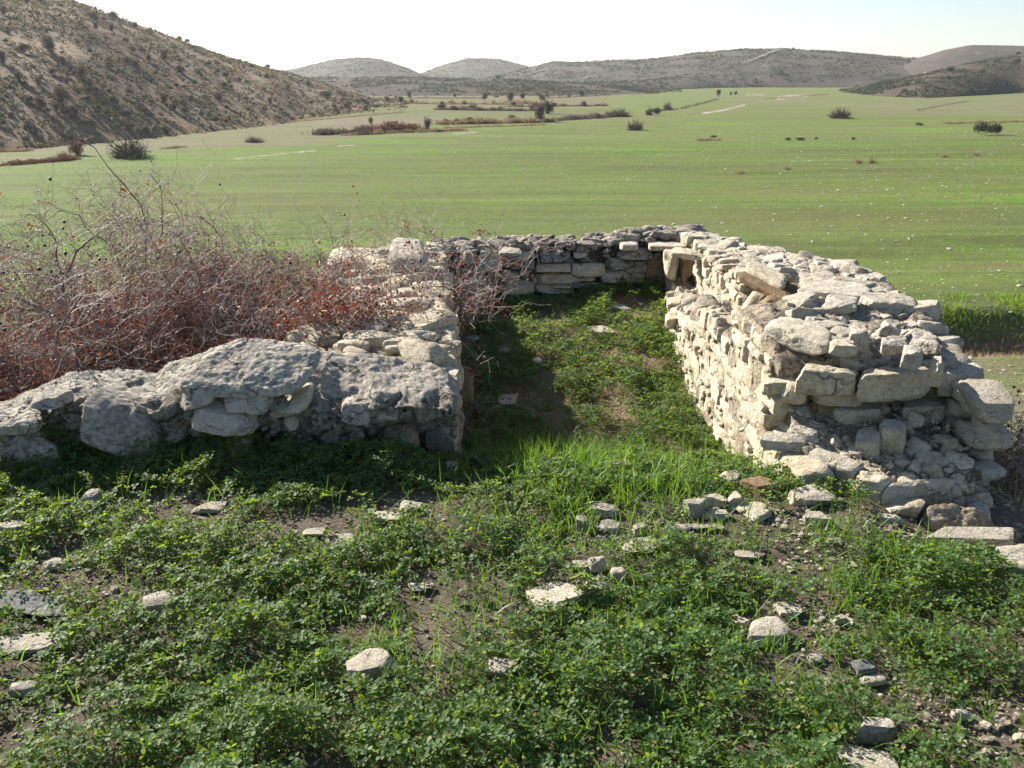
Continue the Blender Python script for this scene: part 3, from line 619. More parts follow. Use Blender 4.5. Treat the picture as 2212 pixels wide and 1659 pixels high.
def fill_face(parent, ylo, yhi, xf, zb, zt, side, mat, name, seed, hmin=0.05, hmax=0.12, wmin=0.08, wmax=0.26, prot=0.03, n=5, dep=0.16, skip=0.0, gap=0.9, tilt=0.08, skipf=None):
    """rubble masonry: courses of unequal knapped stones laid along a wall face"""
    r = np.random.default_rng(seed); mb = MB(); zmin = min(zb(y) for y in np.linspace(ylo, yhi, 9)); zmax = max(zt(y) for y in np.linspace(ylo, yhi, 9)); z = zmin
    while z < zmax:
        h = r.uniform(hmin, hmax); y = ylo + r.uniform(-0.1, 0.05)
        while y < yhi:
            w = r.uniform(wmin, wmax) * (0.6 + 0.4 * h / hmax); ym = y + w / 2; hh = h * r.uniform(0.75, 1.15)
            if zb(ym) - 0.05 < z + h / 2 < zt(ym) and r.random() > skip and not (skipf and skipf(ym, z + h / 2)):
                zc = z + h / 2 + r.normal() * 0.012; pr = r.uniform(-0.02, prot)
                V, Q = unit_rock(n, r.uniform(7, 14), r.integers(6, 11), r, 0.2)
                V = V * np.array([dep / 2, w / 2 * gap, hh / 2 * gap]) @ rotm(r.normal() * tilt, r.normal() * 0.08, r.normal() * 0.12).T
                V = V + np.array([xf(ym, zc) - side * (dep / 2 - pr), ym, zc])
                V = roughen(V, V.mean(0), 0.012, 16, int(r.integers(1, 900)))
                mb.add(V, Q)
                if r.random() < 0.6:                       # a chip wedged in the joint
                    s = r.uniform(0.02, 0.045); V, Q = rock((xf(ym, zc) - side * 0.01, y + r.uniform(-0.02, w), z + r.uniform(-0.01, 0.02)), (s, s * 1.6, s * 0.8), tuple(r.uniform(-.5, .5, 3)), n=3, cuts=5, r=r); mb.add(V, Q)
            y += w * r.uniform(0.96, 1.06)
        z += h * 0.96
    return mb.build(name, mat, parent, org=parent.location)
fill_face(WS, 4.1, 7.4, lambda y, z: leftx(y) + 0.02, lambda y: -.5, lambda y: swz(y), 1, M['cream'], 'masonry', 21)
mb = MB()
for k in range(170):
    y = rng.uniform(4.15, 7.4); s = rng.uniform(0.06, 0.2); x = rng.uniform(-1.1, float(leftx(y)) - s * 0.4)
    zt_ = swz(y) - .02
    mb.add(*rock((x, y, zt_ + rng.uniform(-0.02, 0.03)), (s * rng.uniform(1, 1.7), s, s * 0.5), (rng.normal() * .15, rng.normal() * .15, rng.uniform(-1, 1)), n=6, cuts=7))
mb.build('top_rubble', M['cream'], WS, org=WS.location)
for k, (q, z, th, mt, lb) in enumerate([
    ([(985, 828), (1024, 828), (1022, 790), (985, 780)], -0.02, 0.13, 'brownrock', 'brown stone poking out of the wall end'),
    ([(935, 782), (990, 785), (985, 745), (930, 738)], 0.2, 0.12, 'cream', None), ([(925, 740), (985, 742), (975, 705), (925, 700)], 0.25, 0.10, 'cream', None),
    ([(835, 735), (915, 735), (915, 705), (850, 700)], 0.26, 0.1, 'white', None), ([(740, 735), (830, 735), (820, 705), (735, 700)], 0.26, 0.12, 'lichentop', None),
    ([(900, 690), (975, 690), (965, 640), (905, 640)], 0.27, 0.12, 'cream', None), ([(880, 640), (965, 640), (955, 600), (890, 600)], 0.27, 0.12, 'cream', None),
    ([(950, 905), (1000, 905), (995, 870), (960, 870)], -0.12, 0.14, 'cream', None)]):
    V, Q = slabpx(q, z, th, n=12, r=np.random.default_rng(k + 60), p=5, cuts=7, amp=0.02, freq=9, deep=0.15); WP((V, Q), 'embedded_stone', M[mt], WS, lb)
V, Q = slabpx([(833, 560), (930, 560), (912, 508), (845, 505)], [0.38, 0.38, 0.47, 0.47], 0.36, n=16, p=6, cuts=6, amp=0.02, freq=8, r=np.random.default_rng(5))
ob = mk('stone_block', V, Q, M['white']); tag(ob, 'large pale squared block standing at the far end behind thorny twigs', 'stone', kind='thing')
V, Q = slabpx([(700, 560), (832, 565), (825, 532), (715, 525)], 0.28, 0.3, n=14, p=5, cuts=6, amp=0.03, freq=8, r=np.random.default_rng(6))
ob = mk('stone_block', V, Q, M['cream']); tag(ob, 'low cream block lying left of the large squared block, mostly hidden by twigs', 'stone', kind='thing')

# ---------------------------------------------------------------- the back wall
YB = 7.4
WB = tag(empty('back_wall', (0.4, YB, -0.2)), 'low shaded rubble wall closing the far end of the clover passage', 'wall', kind='thing')
def ztop(x): return np.interp(x, [-0.7, -0.3, 0.1, 0.5, 0.75, 1.0, 1.3, 1.7], [0.20, 0.22, 0.26, 0.24, 0.26, 0.31, 0.33, 0.33])
V, Q = cubegrid(60); V = V / (np.sum(np.abs(V) ** 12, 1) ** (1 / 12))[:, None]
X_ = -0.75 + (V[:, 0] + 1) / 2 * 2.5; zt_ = ztop(X_); Z_ = -0.6 + (V[:, 2] + 1) / 2 * (zt_ - 0.02 + 0.6); Y_ = YB + 0.225 + V[:, 1] * 0.225
W_ = np.stack([X_, Y_, Z_], 1); d = fbm(W_ * 5, 5, 7); d2 = fbm(W_ * 13, 4, 17, True)
W_ = W_ + np.stack([0 * d, -0.05 * d - 0.03 * d2, 0.05 * d + 0.025 * d2], 1)
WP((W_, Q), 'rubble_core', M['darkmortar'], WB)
bs = [((1030, 545, 1083, 594), 'white', 'square white stone set in the back wall'), ((1097, 547, 1152, 562), 'cream', None), ((1159, 572, 1233, 591), 'cream', None), ((1235, 572, 1308, 599), 'cream', None),
      ((1157, 594, 1252, 614), 'cream', None), ((1250, 596, 1288, 610), 'cream', None), ((1152, 611, 1198, 637), 'white', None), ((1190, 612, 1235, 623), 'cream', None), ((1236, 613, 1290, 624), 'white', None),
      ((1195, 623, 1240, 635), 'white', None), ((1080, 605, 1153, 638), 'cream', None), ((1065, 590, 1122, 606), 'cream', None), ((1005, 598, 1058, 618), 'cream', None), ((1123, 582, 1150, 594), 'white', None),
      ((1095, 562, 1155, 582), 'lichen', None), ((1000, 575, 1030, 595), 'lichen', None), ((1310, 560, 1370, 585), 'lichen', None), ((1300, 585, 1395, 612), 'lichentop', None), ((1350, 565, 1400, 590), 'lichen', None),
      ((1240, 548, 1270, 560), 'cream', None), ((1168, 548, 1232, 568), 'lichen', None), ((990, 610, 1040, 640), 'cream', None), ((1275, 612, 1330, 640), 'lichentop', None), ((1090, 635, 1150, 655), 'lichentop', None),
      ((1000, 545, 1028, 572), 'lichen', None), ((1340, 540, 1410, 562), 'lichentop', None), ((1395, 555, 1440, 640), 'brownrock', None), ((1150, 600, 1160, 612), 'white', None), ((1040, 600, 1075, 625), 'lichen', None)]
for k, (b_, mt, lb) in enumerate(bs): face_stone(*b_, YB - 0.115, 0.16, mt, 0, lb, seed=200 + k, par=WB, n=9, p=7, cuts=6)
mb = MB()
for k in range(210):
    x = rng.uniform(-0.7, 1.6); s = rng.uniform(0.03, 0.13)
    mb.add(*rock((x, YB + rng.uniform(0.0, 0.42), float(ztop(x)) + rng.uniform(-0.02, 0.02)), (s * 1.5, s, s * 0.55), (rng.normal() * .2, rng.normal() * .2, rng.uniform(-1, 1)), n=5, cuts=6))
for k in range(160):
    x = rng.uniform(-0.65, 1.4); s = rng.uniform(0.02, 0.06)
    mb.add(*rock((x, YB - 0.03, rng.uniform(-0.2, float(ztop(x)))), (s * 1.6, s, s * 0.8), tuple(rng.normal(size=3) * .3), n=3, cuts=5))
mb.build('rubble', M['lichen'], WB, org=WB.location)
for k, (q, z, th, lb) in enumerate([([(1401, 530), (1482, 532), (1488, 518), (1402, 517)], 0.30, 0.05, 'long flat capping slab'), ([(1340, 528), (1380, 528), (1376, 515), (1338, 514)], 0.30, 0.06, None),
                                   ([(1075, 545), (1130, 545), (1120, 532), (1085, 532)], 0.25, 0.04, None)]):
    V, Q = slabpx(q, z, th, n=10, r=np.random.default_rng(k + 160), p=6, cuts=5, amp=0.015); WP((V, Q), 'capstone', M['white' if k < 2 else 'lichentop'], WB, lb)

# ---------------------------------------------------------------- the right hand wall
WR = tag(empty('thick_stone_wall', (1.6, 5.2, 0)), 'thick sunlit cream rubble wall on the right with a broken stepped top', 'wall', kind='thing')
#      inner base, inner top, ledge end, upper inner top, outer top, outer base
secs = {3.74: [(1.17, -.3), (1.19, .38), (1.30, .38), (1.45, .38), (1.96, .36), (2.0, -.9)],
        3.95: [(1.13, -.4), (1.16, .48), (1.3, .47), (1.45, .45), (2.02, .40), (2.1, -1.2)],
        4.5: [(1.14, -.5), (1.17, .44), (1.3, .48), (1.42, .50), (2.1, .48), (2.2, -1.2)],
        4.62: [(1.14, -.5), (1.17, .27), (1.56, .22), (1.62, .45), (2.1, .48), (2.2, -1.2)],
        5.1: [(1.14, -.5), (1.17, .24), (1.56, .22), (1.62, .46), (2.1, .50), (2.2, -1.2)],
        5.2: [(1.14, -.5), (1.17, .24), (1.38, .23), (1.44, .48), (2.1, .50), (2.2, -1.2)],
        5.3: [(1.15, -.5), (1.18, .21), (1.36, .22), (1.42, .47), (2.1, .50), (2.2, -1.2)],
        6.2: [(1.16, -.5), (1.2, .0), (1.40, .03), (1.45, .36), (1.97, .40), (2.1, -1.2)],
        6.9: [(1.22, -.5), (1.26, -.03), (1.45, -.02), (1.50, .33), (1.8, .36), (1.95, -1.2)],
        7.5: [(1.28, -.5), (1.32, .1), (1.36, .12), (1.42, .33), (1.66, .34), (1.8, -1.2)],
        7.85: [(1.28, -.5), (1.32, .22), (1.36, .25), (1.42, .30), (1.62, .30), (1.7, -1.2)]}
ky = sorted(secs)
WPl(loft(ky, [secs[k] for k in ky], 140, 0.055, 7, 12, 0.025), 'rubble_core', M['mortar'], WR)
def sec(y, k, c): return float(np.interp(y, ky, [secs[q][k][c] for q in ky]))
fill_face(WR, 3.3, 7.4, lambda y, z: float(wallx_in(y)) + 0.025 + 0.03 * max(z, 0), lambda y: gz1(1.0, y) - 0.08, lambda y: (sec(y, 1, 1) - 0.01) if y > 3.72 else .10, -1, M['cream'], 'masonry', 33, 0.035, 0.095, 0.09, 0.34, 0.008, 9, 0.16, skip=0.02, gap=1.0, tilt=.035)
fill_face(WR, 5.2, 7.3, lambda y, z: sec(y, 3, 0) - 0.05, lambda y: sec(y, 2, 1), lambda y: sec(y, 3, 1) + 0.01, -1, M['cream'], 'masonry', 34, 0.05, 0.10, 0.07, 0.2, 0.03, 6, 0.14, skip=0.03)
# front end face of the wall, stones facing the camera
mb = MB(); r = np.random.default_rng(41); z = -0.5
while z < 0.29:
    h = r.uniform(0.06, 0.12); x = 1.2
    while x < 1.92:
        w_ = r.uniform(0.1, 0.26)
        if x + w_ < 1.97 and r.random() < (.45 if x < 1.85 else 1):
            V, Q = unit_rock(7, r.uniform(4, 7), 7, r, 0.2); V = V * np.array([w_ / 2 * .93, 0.1, h / 2 * .93]) @ rotm(0, r.normal() * .06, r.normal() * .15).T
            V = V + np.array([x + w_ / 2, 3.74 + r.uniform(-.05, .03), z + h / 2]); mb.add(roughen(V, V.mean(0), .015, 12, int(r.integers(900))), Q)
        x += w_
    z += h * .97
mb.build('end_masonry', M['cream'], WR, org=WR.location)
# identifiable big stones of the wall, from the photo
caps = [  # quad of the top face (near-left, near-right, far-right, far-left), z, thickness, material, label
    ([(1722, 800), (1845, 806), (1860, 788), (1725, 780)], .54, .12, 'cream', 'rounded capstone at the near inner corner'),
    ([(1855, 812), (2005, 808), (2020, 790), (1870, 792)], .53, .13, 'cream', 'long rounded boulder capping the near end'),
    ([(2030, 812), (2128, 806), (2120, 783), (2045, 776)], .50, .11, 'white', 'flat grey topped block on the outer near corner'),
    ([(2042, 872), (2148, 852), (2143, 838), (2060, 840)], .36, .11, 'white', None), ([(2055, 905), (2150, 893), (2146, 880), (2075, 884)], .25, .07, 'white', None),
    ([(2048, 945), (2145, 928), (2140, 915), (2065, 920)], .16, .15, 'lichentop', 'large grey block low on the outer corner'), ([(2055, 1010), (2150, 990), (2145, 975), (2075, 980)], -.02, .10, 'lichentop', None),
    ([(2055, 1055), (2140, 1040), (2135, 1025), (2075, 1030)], -.12, .14, 'lichentop', None), ([(1950, 880), (2045, 880), (2040, 856), (1960, 856)], .36, .10, 'white', None),
    ([(1960, 952), (2040, 958), (2035, 940), (1975, 938)], .2, .07, 'white', None),
    ([(1745, 870), (1850, 880), (1850, 850), (1750, 845)], .36, .14, 'brownrock', 'brown stained stone in the shaded recess under the capstones'),
    ([(1650, 700), (1790, 736), (1800, 712), (1690, 672)], .52, .09, 'white', 'long pale slab along the inner edge'),
    ([(1720, 625), (1880, 640), (1885, 610), (1760, 600)], .52, .05, 'white', None), ([(1775, 655), (1850, 660), (1855, 640), (1790, 632)], .53, .07, 'white', None),
    ([(1850, 650), (1978, 655), (1975, 635), (1870, 628)], .52, .11, 'white', 'flat slab overhanging the outer edge'), ([(1920, 690), (2003, 682), (2000, 668), (1930, 668)], .42, .07, 'white', 'pointed slab sticking out of the outer edge'),
    ([(1835, 718), (1880, 720), (1880, 698), (1838, 696)], .54, .10, 'white', None), ([(1900, 700), (1945, 705), (1945, 690), (1905, 688)], .52, .06, 'lichentop', None),
    ([(1700, 560), (1745, 562), (1742, 548), (1702, 546)], .46, .07, 'cream', None), ([(1705, 592), (1790, 598), (1795, 575), (1715, 570)], .48, .08, 'white', None),
    ([(1815, 590), (1870, 592), (1868, 573), (1820, 570)], .50, .09, 'white', 'squared block on the far outer edge'), ([(1725, 612), (1780, 615), (1780, 600), (1728, 596)], .5, .07, 'cream', None),
    ([(1640, 548), (1700, 548), (1695, 532), (1650, 530)], .40, .05, 'lichentop', None), ([(1450, 545), (1530, 550), (1520, 535), (1455, 533)], .34, .05, 'cream', None),
    ([(1760, 765), (1830, 770), (1830, 750), (1765, 745)], .53, .05, 'white', None), ([(1845, 770), (1890, 772), (1885, 748), (1850, 748)], .53, .05, 'bluerock', None), ([(1950, 760), (1995, 762), (1990, 742), (1955, 742)], .54, .08, 'white', None),
    ([(1900, 745), (1960, 742), (1955, 720), (1910, 722)], .53, .05, 'lichentop', None), ([(1960, 725), (2030, 745), (2025, 720), (1975, 705)], .49, .07, 'lichentop', None),
    ([(1790, 745), (1850, 750), (1850, 735), (1800, 730)], .53, .05, 'cream', None), ([(2010, 790), (2040, 795), (2040, 770), (2012, 768)], .5, .09, 'cream', None),
    ([(1437, 690), (1485, 688), (1480, 672), (1440, 672)], -.02, .08, 'cream', None), ([(1480, 690), (1545, 690), (1540, 668), (1490, 668)], .03, .08, 'cream', None), ([(1548, 700), (1600, 705), (1598, 682), (1552, 680)], .15, .10, 'cream', None),
    ([(1600, 715), (1650, 725), (1650, 700), (1605, 692)], .28, .12, 'cream', None), ([(1440, 655), (1475, 655), (1475, 640), (1442, 640)], .02, .06, 'cream', None), ([(1528, 672), (1570, 672), (1568, 655), (1530, 655)], .12, .06, 'cream', None)]
for k, (q, z, th, mt, lb) in enumerate(caps):
    if k < 11 or k in (24, 25): z -= .13
    V, Q = slabpx(q, z, th, n=22, r=np.random.default_rng(k + 300), p=9, cuts=10, amp=0.026, freq=12, deep=0.26)
    WP((V, Q), 'capstone' if z > .3 else 'corner_stone', M[mt], WR, lb)
for k, (b_, X_, mt, lb) in enumerate([((1440, 548, 1470, 612), 6.9, 'cream', 'rounded upright lump at the far inner corner'), ((1475, 560, 1500, 610), 6.85, 'brownrock', None), ((1462, 595, 1490, 618), 6.9, 'mortar', None),
                                    ((1503, 556, 1528, 600), 6.95, 'cream', None)]):
    face_stone(*b_, X_, 0.22, mt, 0, lb, seed=400 + k, par=WR, n=12, p=3.5, cuts=4, name='corner_stone')
# rubble over the top
mb = MB(); r = np.random.default_rng(51)
for k in range(1500):
    y = r.uniform(3.76, 7.6); x0, x1 = sec(y, 3, 0) + (.06 if 4.5 < y < 5.25 else 0), sec(y, 4, 0); x = r.uniform(x0, x1); s = min(r.exponential() * 0.026 + 0.010, 0.15)
    z = np.interp(x, [x0, x1], [sec(y, 3, 1), sec(y, 4, 1)])
    mb.add(*rock((x, y, z - s * 0.05), (s * 1.5, s * 1.1, s * 0.6), (r.normal() * .2, r.normal() * .2, r.uniform(-2, 2)), n=3 if s < .04 else 8, p=8, cuts=8, r=r))
for k in range(260):
    y = r.uniform(4.8, 7.2); x = r.uniform(sec(y, 1, 0), sec(y, 2, 0)); s = abs(r.normal()) * 0.03 + 0.015
    mb.add(*rock((x, y, np.interp(x, [sec(y, 1, 0), sec(y, 2, 0)], [sec(y, 1, 1), sec(y, 2, 1)]) + s * .2), (s * 1.5, s * 1.1, s * 0.7), tuple(r.normal(size=3)), n=4, cuts=6, r=r))
for k in range(300):                                       # the ragged outer side
    y = r.uniform(3.4, 7.6); s = r.uniform(0.06, 0.16); q = r.random() ** 2
    mb.add(*rock((sec(y, 4, 0) + 0.02 + 0.05 * q, y, sec(y, 4, 1) - 0.04 - 0.7 * q), (s * 1.2, s * 1.5, s * 0.6), tuple(r.normal(size=3) * .15), n=5, cuts=6, r=r))
mb.build('top_rubble', M['white'], WR, org=WR.location)
# lower platform in front
PF = [3.18, 3.27, 3.45, 3.85]
WPl(loft(PF, [[(1.50, -.3), (1.51, .0), (1.72, .01), (1.76, -.5)], [(1.36, -.3), (1.37, .04), (1.84, .035), (1.9, -.6)], [(1.22, -.3), (1.23, .11), (1.92, .08), (1.98, -.8)], [(1.18, -.3), (1.24, .27), (1.96, .2), (2.0, -.9)]], 70, 0.025, 8, 22, 0.03), 'platform', M['mortar'], WR)
for k, (q, z, th, mt, lb) in enumerate([
    ([(1740, 975), (1845, 1018), (1868, 995), (1765, 965)], [.24, .22, .23, .25], .07, 'white', 'long pale edging slab of the platform'), ([(1840, 1030), (1905, 1050), (1940, 1022), (1862, 1010)], [.20, .20, .21, .22], .11, 'cream', None),
    ([(1905, 1062), (2055, 1042), (2068, 1030), (1925, 1040)], [.18, .19, .20, .20], .10, 'white', 'thick pale slab at the foot of the platform'), ([(1640, 945), (1735, 962), (1745, 945), (1660, 925)], [.26, .25, .27, .28], .05, 'white', None),
    ([(1720, 1000), (1835, 1050), (1850, 1030), (1738, 985)], [.14, .12, .13, .16], .26, 'cream', 'broad upright facing stone under the edging slab'),
    ([(1655, 985), (1722, 1010), (1725, 990), (1665, 970)], [.1, .1, .12, .12], .12, 'cream', None), ([(2000, 1075), (2085, 1090), (2085, 1060), (2010, 1055)], [.1, .1, .12, .12], .14, 'cream', None),
    ([(1700, 925), (1760, 940), (1775, 925), (1715, 910)], .29, .06, 'lichentop', None), ([(1850, 945), (1905, 950), (1905, 920), (1855, 915)], .30, .14, 'white', 'knobbly lump of conglomerate on the platform'), ([(1900, 925), (1960, 935), (1955, 905), (1905, 900)], .33, .14, 'cream', None)]):
    z = [a - .125 for a in z] if hasattr(z, '__len__') else z - .13
    V, Q = slabpx(q, z, th, n=22, r=np.random.default_rng(k + 500), p=9, cuts=9, amp=0.022, freq=12, deep=0.22); WP((V, Q), 'platform_stone', M[mt], WR, lb)
mb = MB()
for k in range(1500):
    y = r.uniform(3.2, 3.75); x = r.uniform(float(np.interp(y, PF, [1.53, 1.40, 1.27, 1.24])), float(np.interp(y, PF, [1.68, 1.8, 1.88, 1.92]))); s = abs(r.normal()) * 0.005 + 0.003
    mb.add(*rock((x, y, float(np.interp(y, PF, [.01, .045, .10, .25])) + s * .1), (s * 1.4, s, s * .8), tuple(r.normal(size=3)), n=3, cuts=4, r=r))
mb2 = MB(); r = np.random.default_rng(79)
for k in range(330):
    y = r.uniform(3.22, 3.82); x = r.uniform(float(np.interp(y, PF, [1.53, 1.40, 1.25, 1.24])), float(np.interp(y, PF, [1.70, 1.83, 1.93, 1.97]))); s = min(.012 + r.exponential(.014), .075)
    mb2.add(*rock((x, y, float(np.interp(y, PF, [.005, .04, .10, .25])) - s * .05), (s * 1.5, s * 1.1, s * .7), (r.normal() * .3 + .25, r.normal() * .3, r.uniform(-2, 2)), n=4 if s < .03 else 8, p=8, cuts=8, r=r))
for k in range(150):
    y = r.uniform(3.2, 3.9); q = r.random(); s = r.uniform(.03, .12)
    mb2.add(*rock((1.9 + .2 * q + .15 * (y - 3.5), y, float(np.interp(y, PF, [.0, .03, .08, .2])) - .05 - .5 * q), (s * 1.3, s * 1.2, s * .6), tuple(r.normal(size=3) * .2), n=6, p=8, cuts=8, r=r))
mb2.build('rubble', M['cream'], WR, org=WR.location)
tag(mb.build('gravel', M['mortar']), 'pale gravel and mortar crumbs on the platform', 'gravel', kind='stuff')

# ---------------------------------------------------------------- loose stones, each lying free
def loose(name, VQ, mat, label, cat='stone', group=None):
    V, Q = VQ; c = np.array([V[:, 0].mean(), V[:, 1].mean(), V[:, 2].min()]); o = mk(name, V - c, Q, M[mat], sharp=30); o.location = c; o['kind'] = 'thing'
    return tag(o, label, cat, group)
loose('fallen_slab', hexa([at(1610, 572, Y=5.15), at(1690, 622, Y=4.85), at(1702, 596, Y=5.0), at(1625, 556, Y=5.3)], [at(1605, 590, Y=5.17), at(1688, 640, Y=4.87), at(1700, 612, Y=5.05), at(1622, 572, Y=5.35)], n=14, p=8, cuts=4, amp=.012), 'cream', 'upper of two tilted slabs leaning in the notch of the thick wall', 'slab')
loose('fallen_slab', hexa([at(1588, 590, Y=5.05), at(1700, 652, Y=4.72), at(1712, 630, Y=4.85), at(1612, 580, Y=5.2)], [at(1592, 606, Y=5.07), at(1702, 672, Y=4.74), at(1712, 645, Y=4.9), at(1612, 598, Y=5.25)], n=14, p=6, cuts=5, amp=.014), 'brownrock', 'lower of two tilted slabs leaning in the notch, longer and browner', 'slab')
loose('brown_boulder', hexa([at(1655, 640, Y=4.72), at(1718, 662, Y=4.66), at(1722, 640, Y=4.95), at(1665, 628, Y=5.0)], [at(1605, 688, Y=4.72), at(1668, 722, Y=4.62), at(1700, 700, Y=4.9), at(1625, 680, Y=5.0)], n=16, p=5, cuts=8, amp=.02), 'brownrock', 'angular brown boulder wedged in the notch under the tilted slabs')
loose('fallen_block', hexa([at(1628, 632, Y=4.9), at(1660, 640, Y=4.85), at(1660, 625, Y=5.05), at(1632, 618, Y=5.08)], [at(1598, 668, Y=4.9), at(1625, 682, Y=4.84), at(1632, 670, Y=5.0), at(1605, 658, Y=5.05)], n=12, p=6, cuts=6, amp=.012), 'cream', 'cream block propped against the left side of the brown boulder')
loose('fallen_block', slabpx([(1562, 695), (1600, 702), (1605, 680), (1570, 675)], .27, .07, n=12, r=np.random.default_rng(9), p=4, cuts=6), 'cream', 'small rounded stone on the ledge left of the brown boulder')
STONES = [(1.66, 2.98, .36, .16), (1.86, 2.82, .30, .16), (1.7, 3.1, .34, .14)]
def ground_stone(u0, v0, u1, v1, mat, label, flat=0.5, rz=0.0, rx=0.0, ry=0.0, seed=0, p=5, cuts=8, rough=0.13, n=12, cat='stone'):
    r = np.random.default_rng(700 + seed); c0 = atg((u0 + u1) / 2, v1); d = c0[1] * math.cos(T) + (CZ - c0[2]) * math.sin(T)
    W_ = (u1 - u0) / F * d; S = (v1 - v0) / F * d; el = math.atan2(CZ - c0[2], c0[1])
    H = flat * .6 * S / math.cos(el); D = min(max((S - H * math.cos(el)) / math.sin(el), 0.3 * W_), W_ * 1.5)
    if p > 4:
        V, Q = cubegrid(14); V = V / (np.sum(np.abs(V) ** 14, 1) ** (1 / 14))[:, None]
        for q in range(6):
            a = r.uniform(0, 6.28); dd = np.array([math.cos(a), math.sin(a), r.uniform(-.25, .45)]); dd /= np.linalg.norm(dd); sm = V @ dd; V = V - np.maximum(sm - sm.max() * (1 - r.uniform(.1, .45)), 0)[:, None] * dd
        for q in range(3):
            dd = np.array([r.normal() * .45, r.normal() * .45, 1]); dd /= np.linalg.norm(dd); sm = V @ dd; V = V - np.maximum(sm - sm.max() * (1 - r.uniform(.05, .3)), 0)[:, None] * dd
    else: V, Q = unit_rock(n + 4 if p > 4 else n, 10 if p > 4 else p, cuts + 2 if p > 4 else cuts, r, 0.5 if p > 4 else .15)
    V = V * np.array([W_ * .6, D * .6, H * .7]) @ rotm(rx, ry, rz).T
    STONES.append((c0[0], c0[1] + D / 2 - .02, (W_ * .55 + .01) * (.72 if seed == 13 else 1), (D * .55 + .02) * (.7 if seed == 13 else 1))); V = V + np.array([c0[0], c0[1] + D / 2, c0[2] + H * 0.42 + .008]); V = roughen(V, V.mean(0), rough * min(W_, D, H) , 1.6 / W_, 1 + seed)
    loose('loose_stone', (V, Q), mat, label, cat)
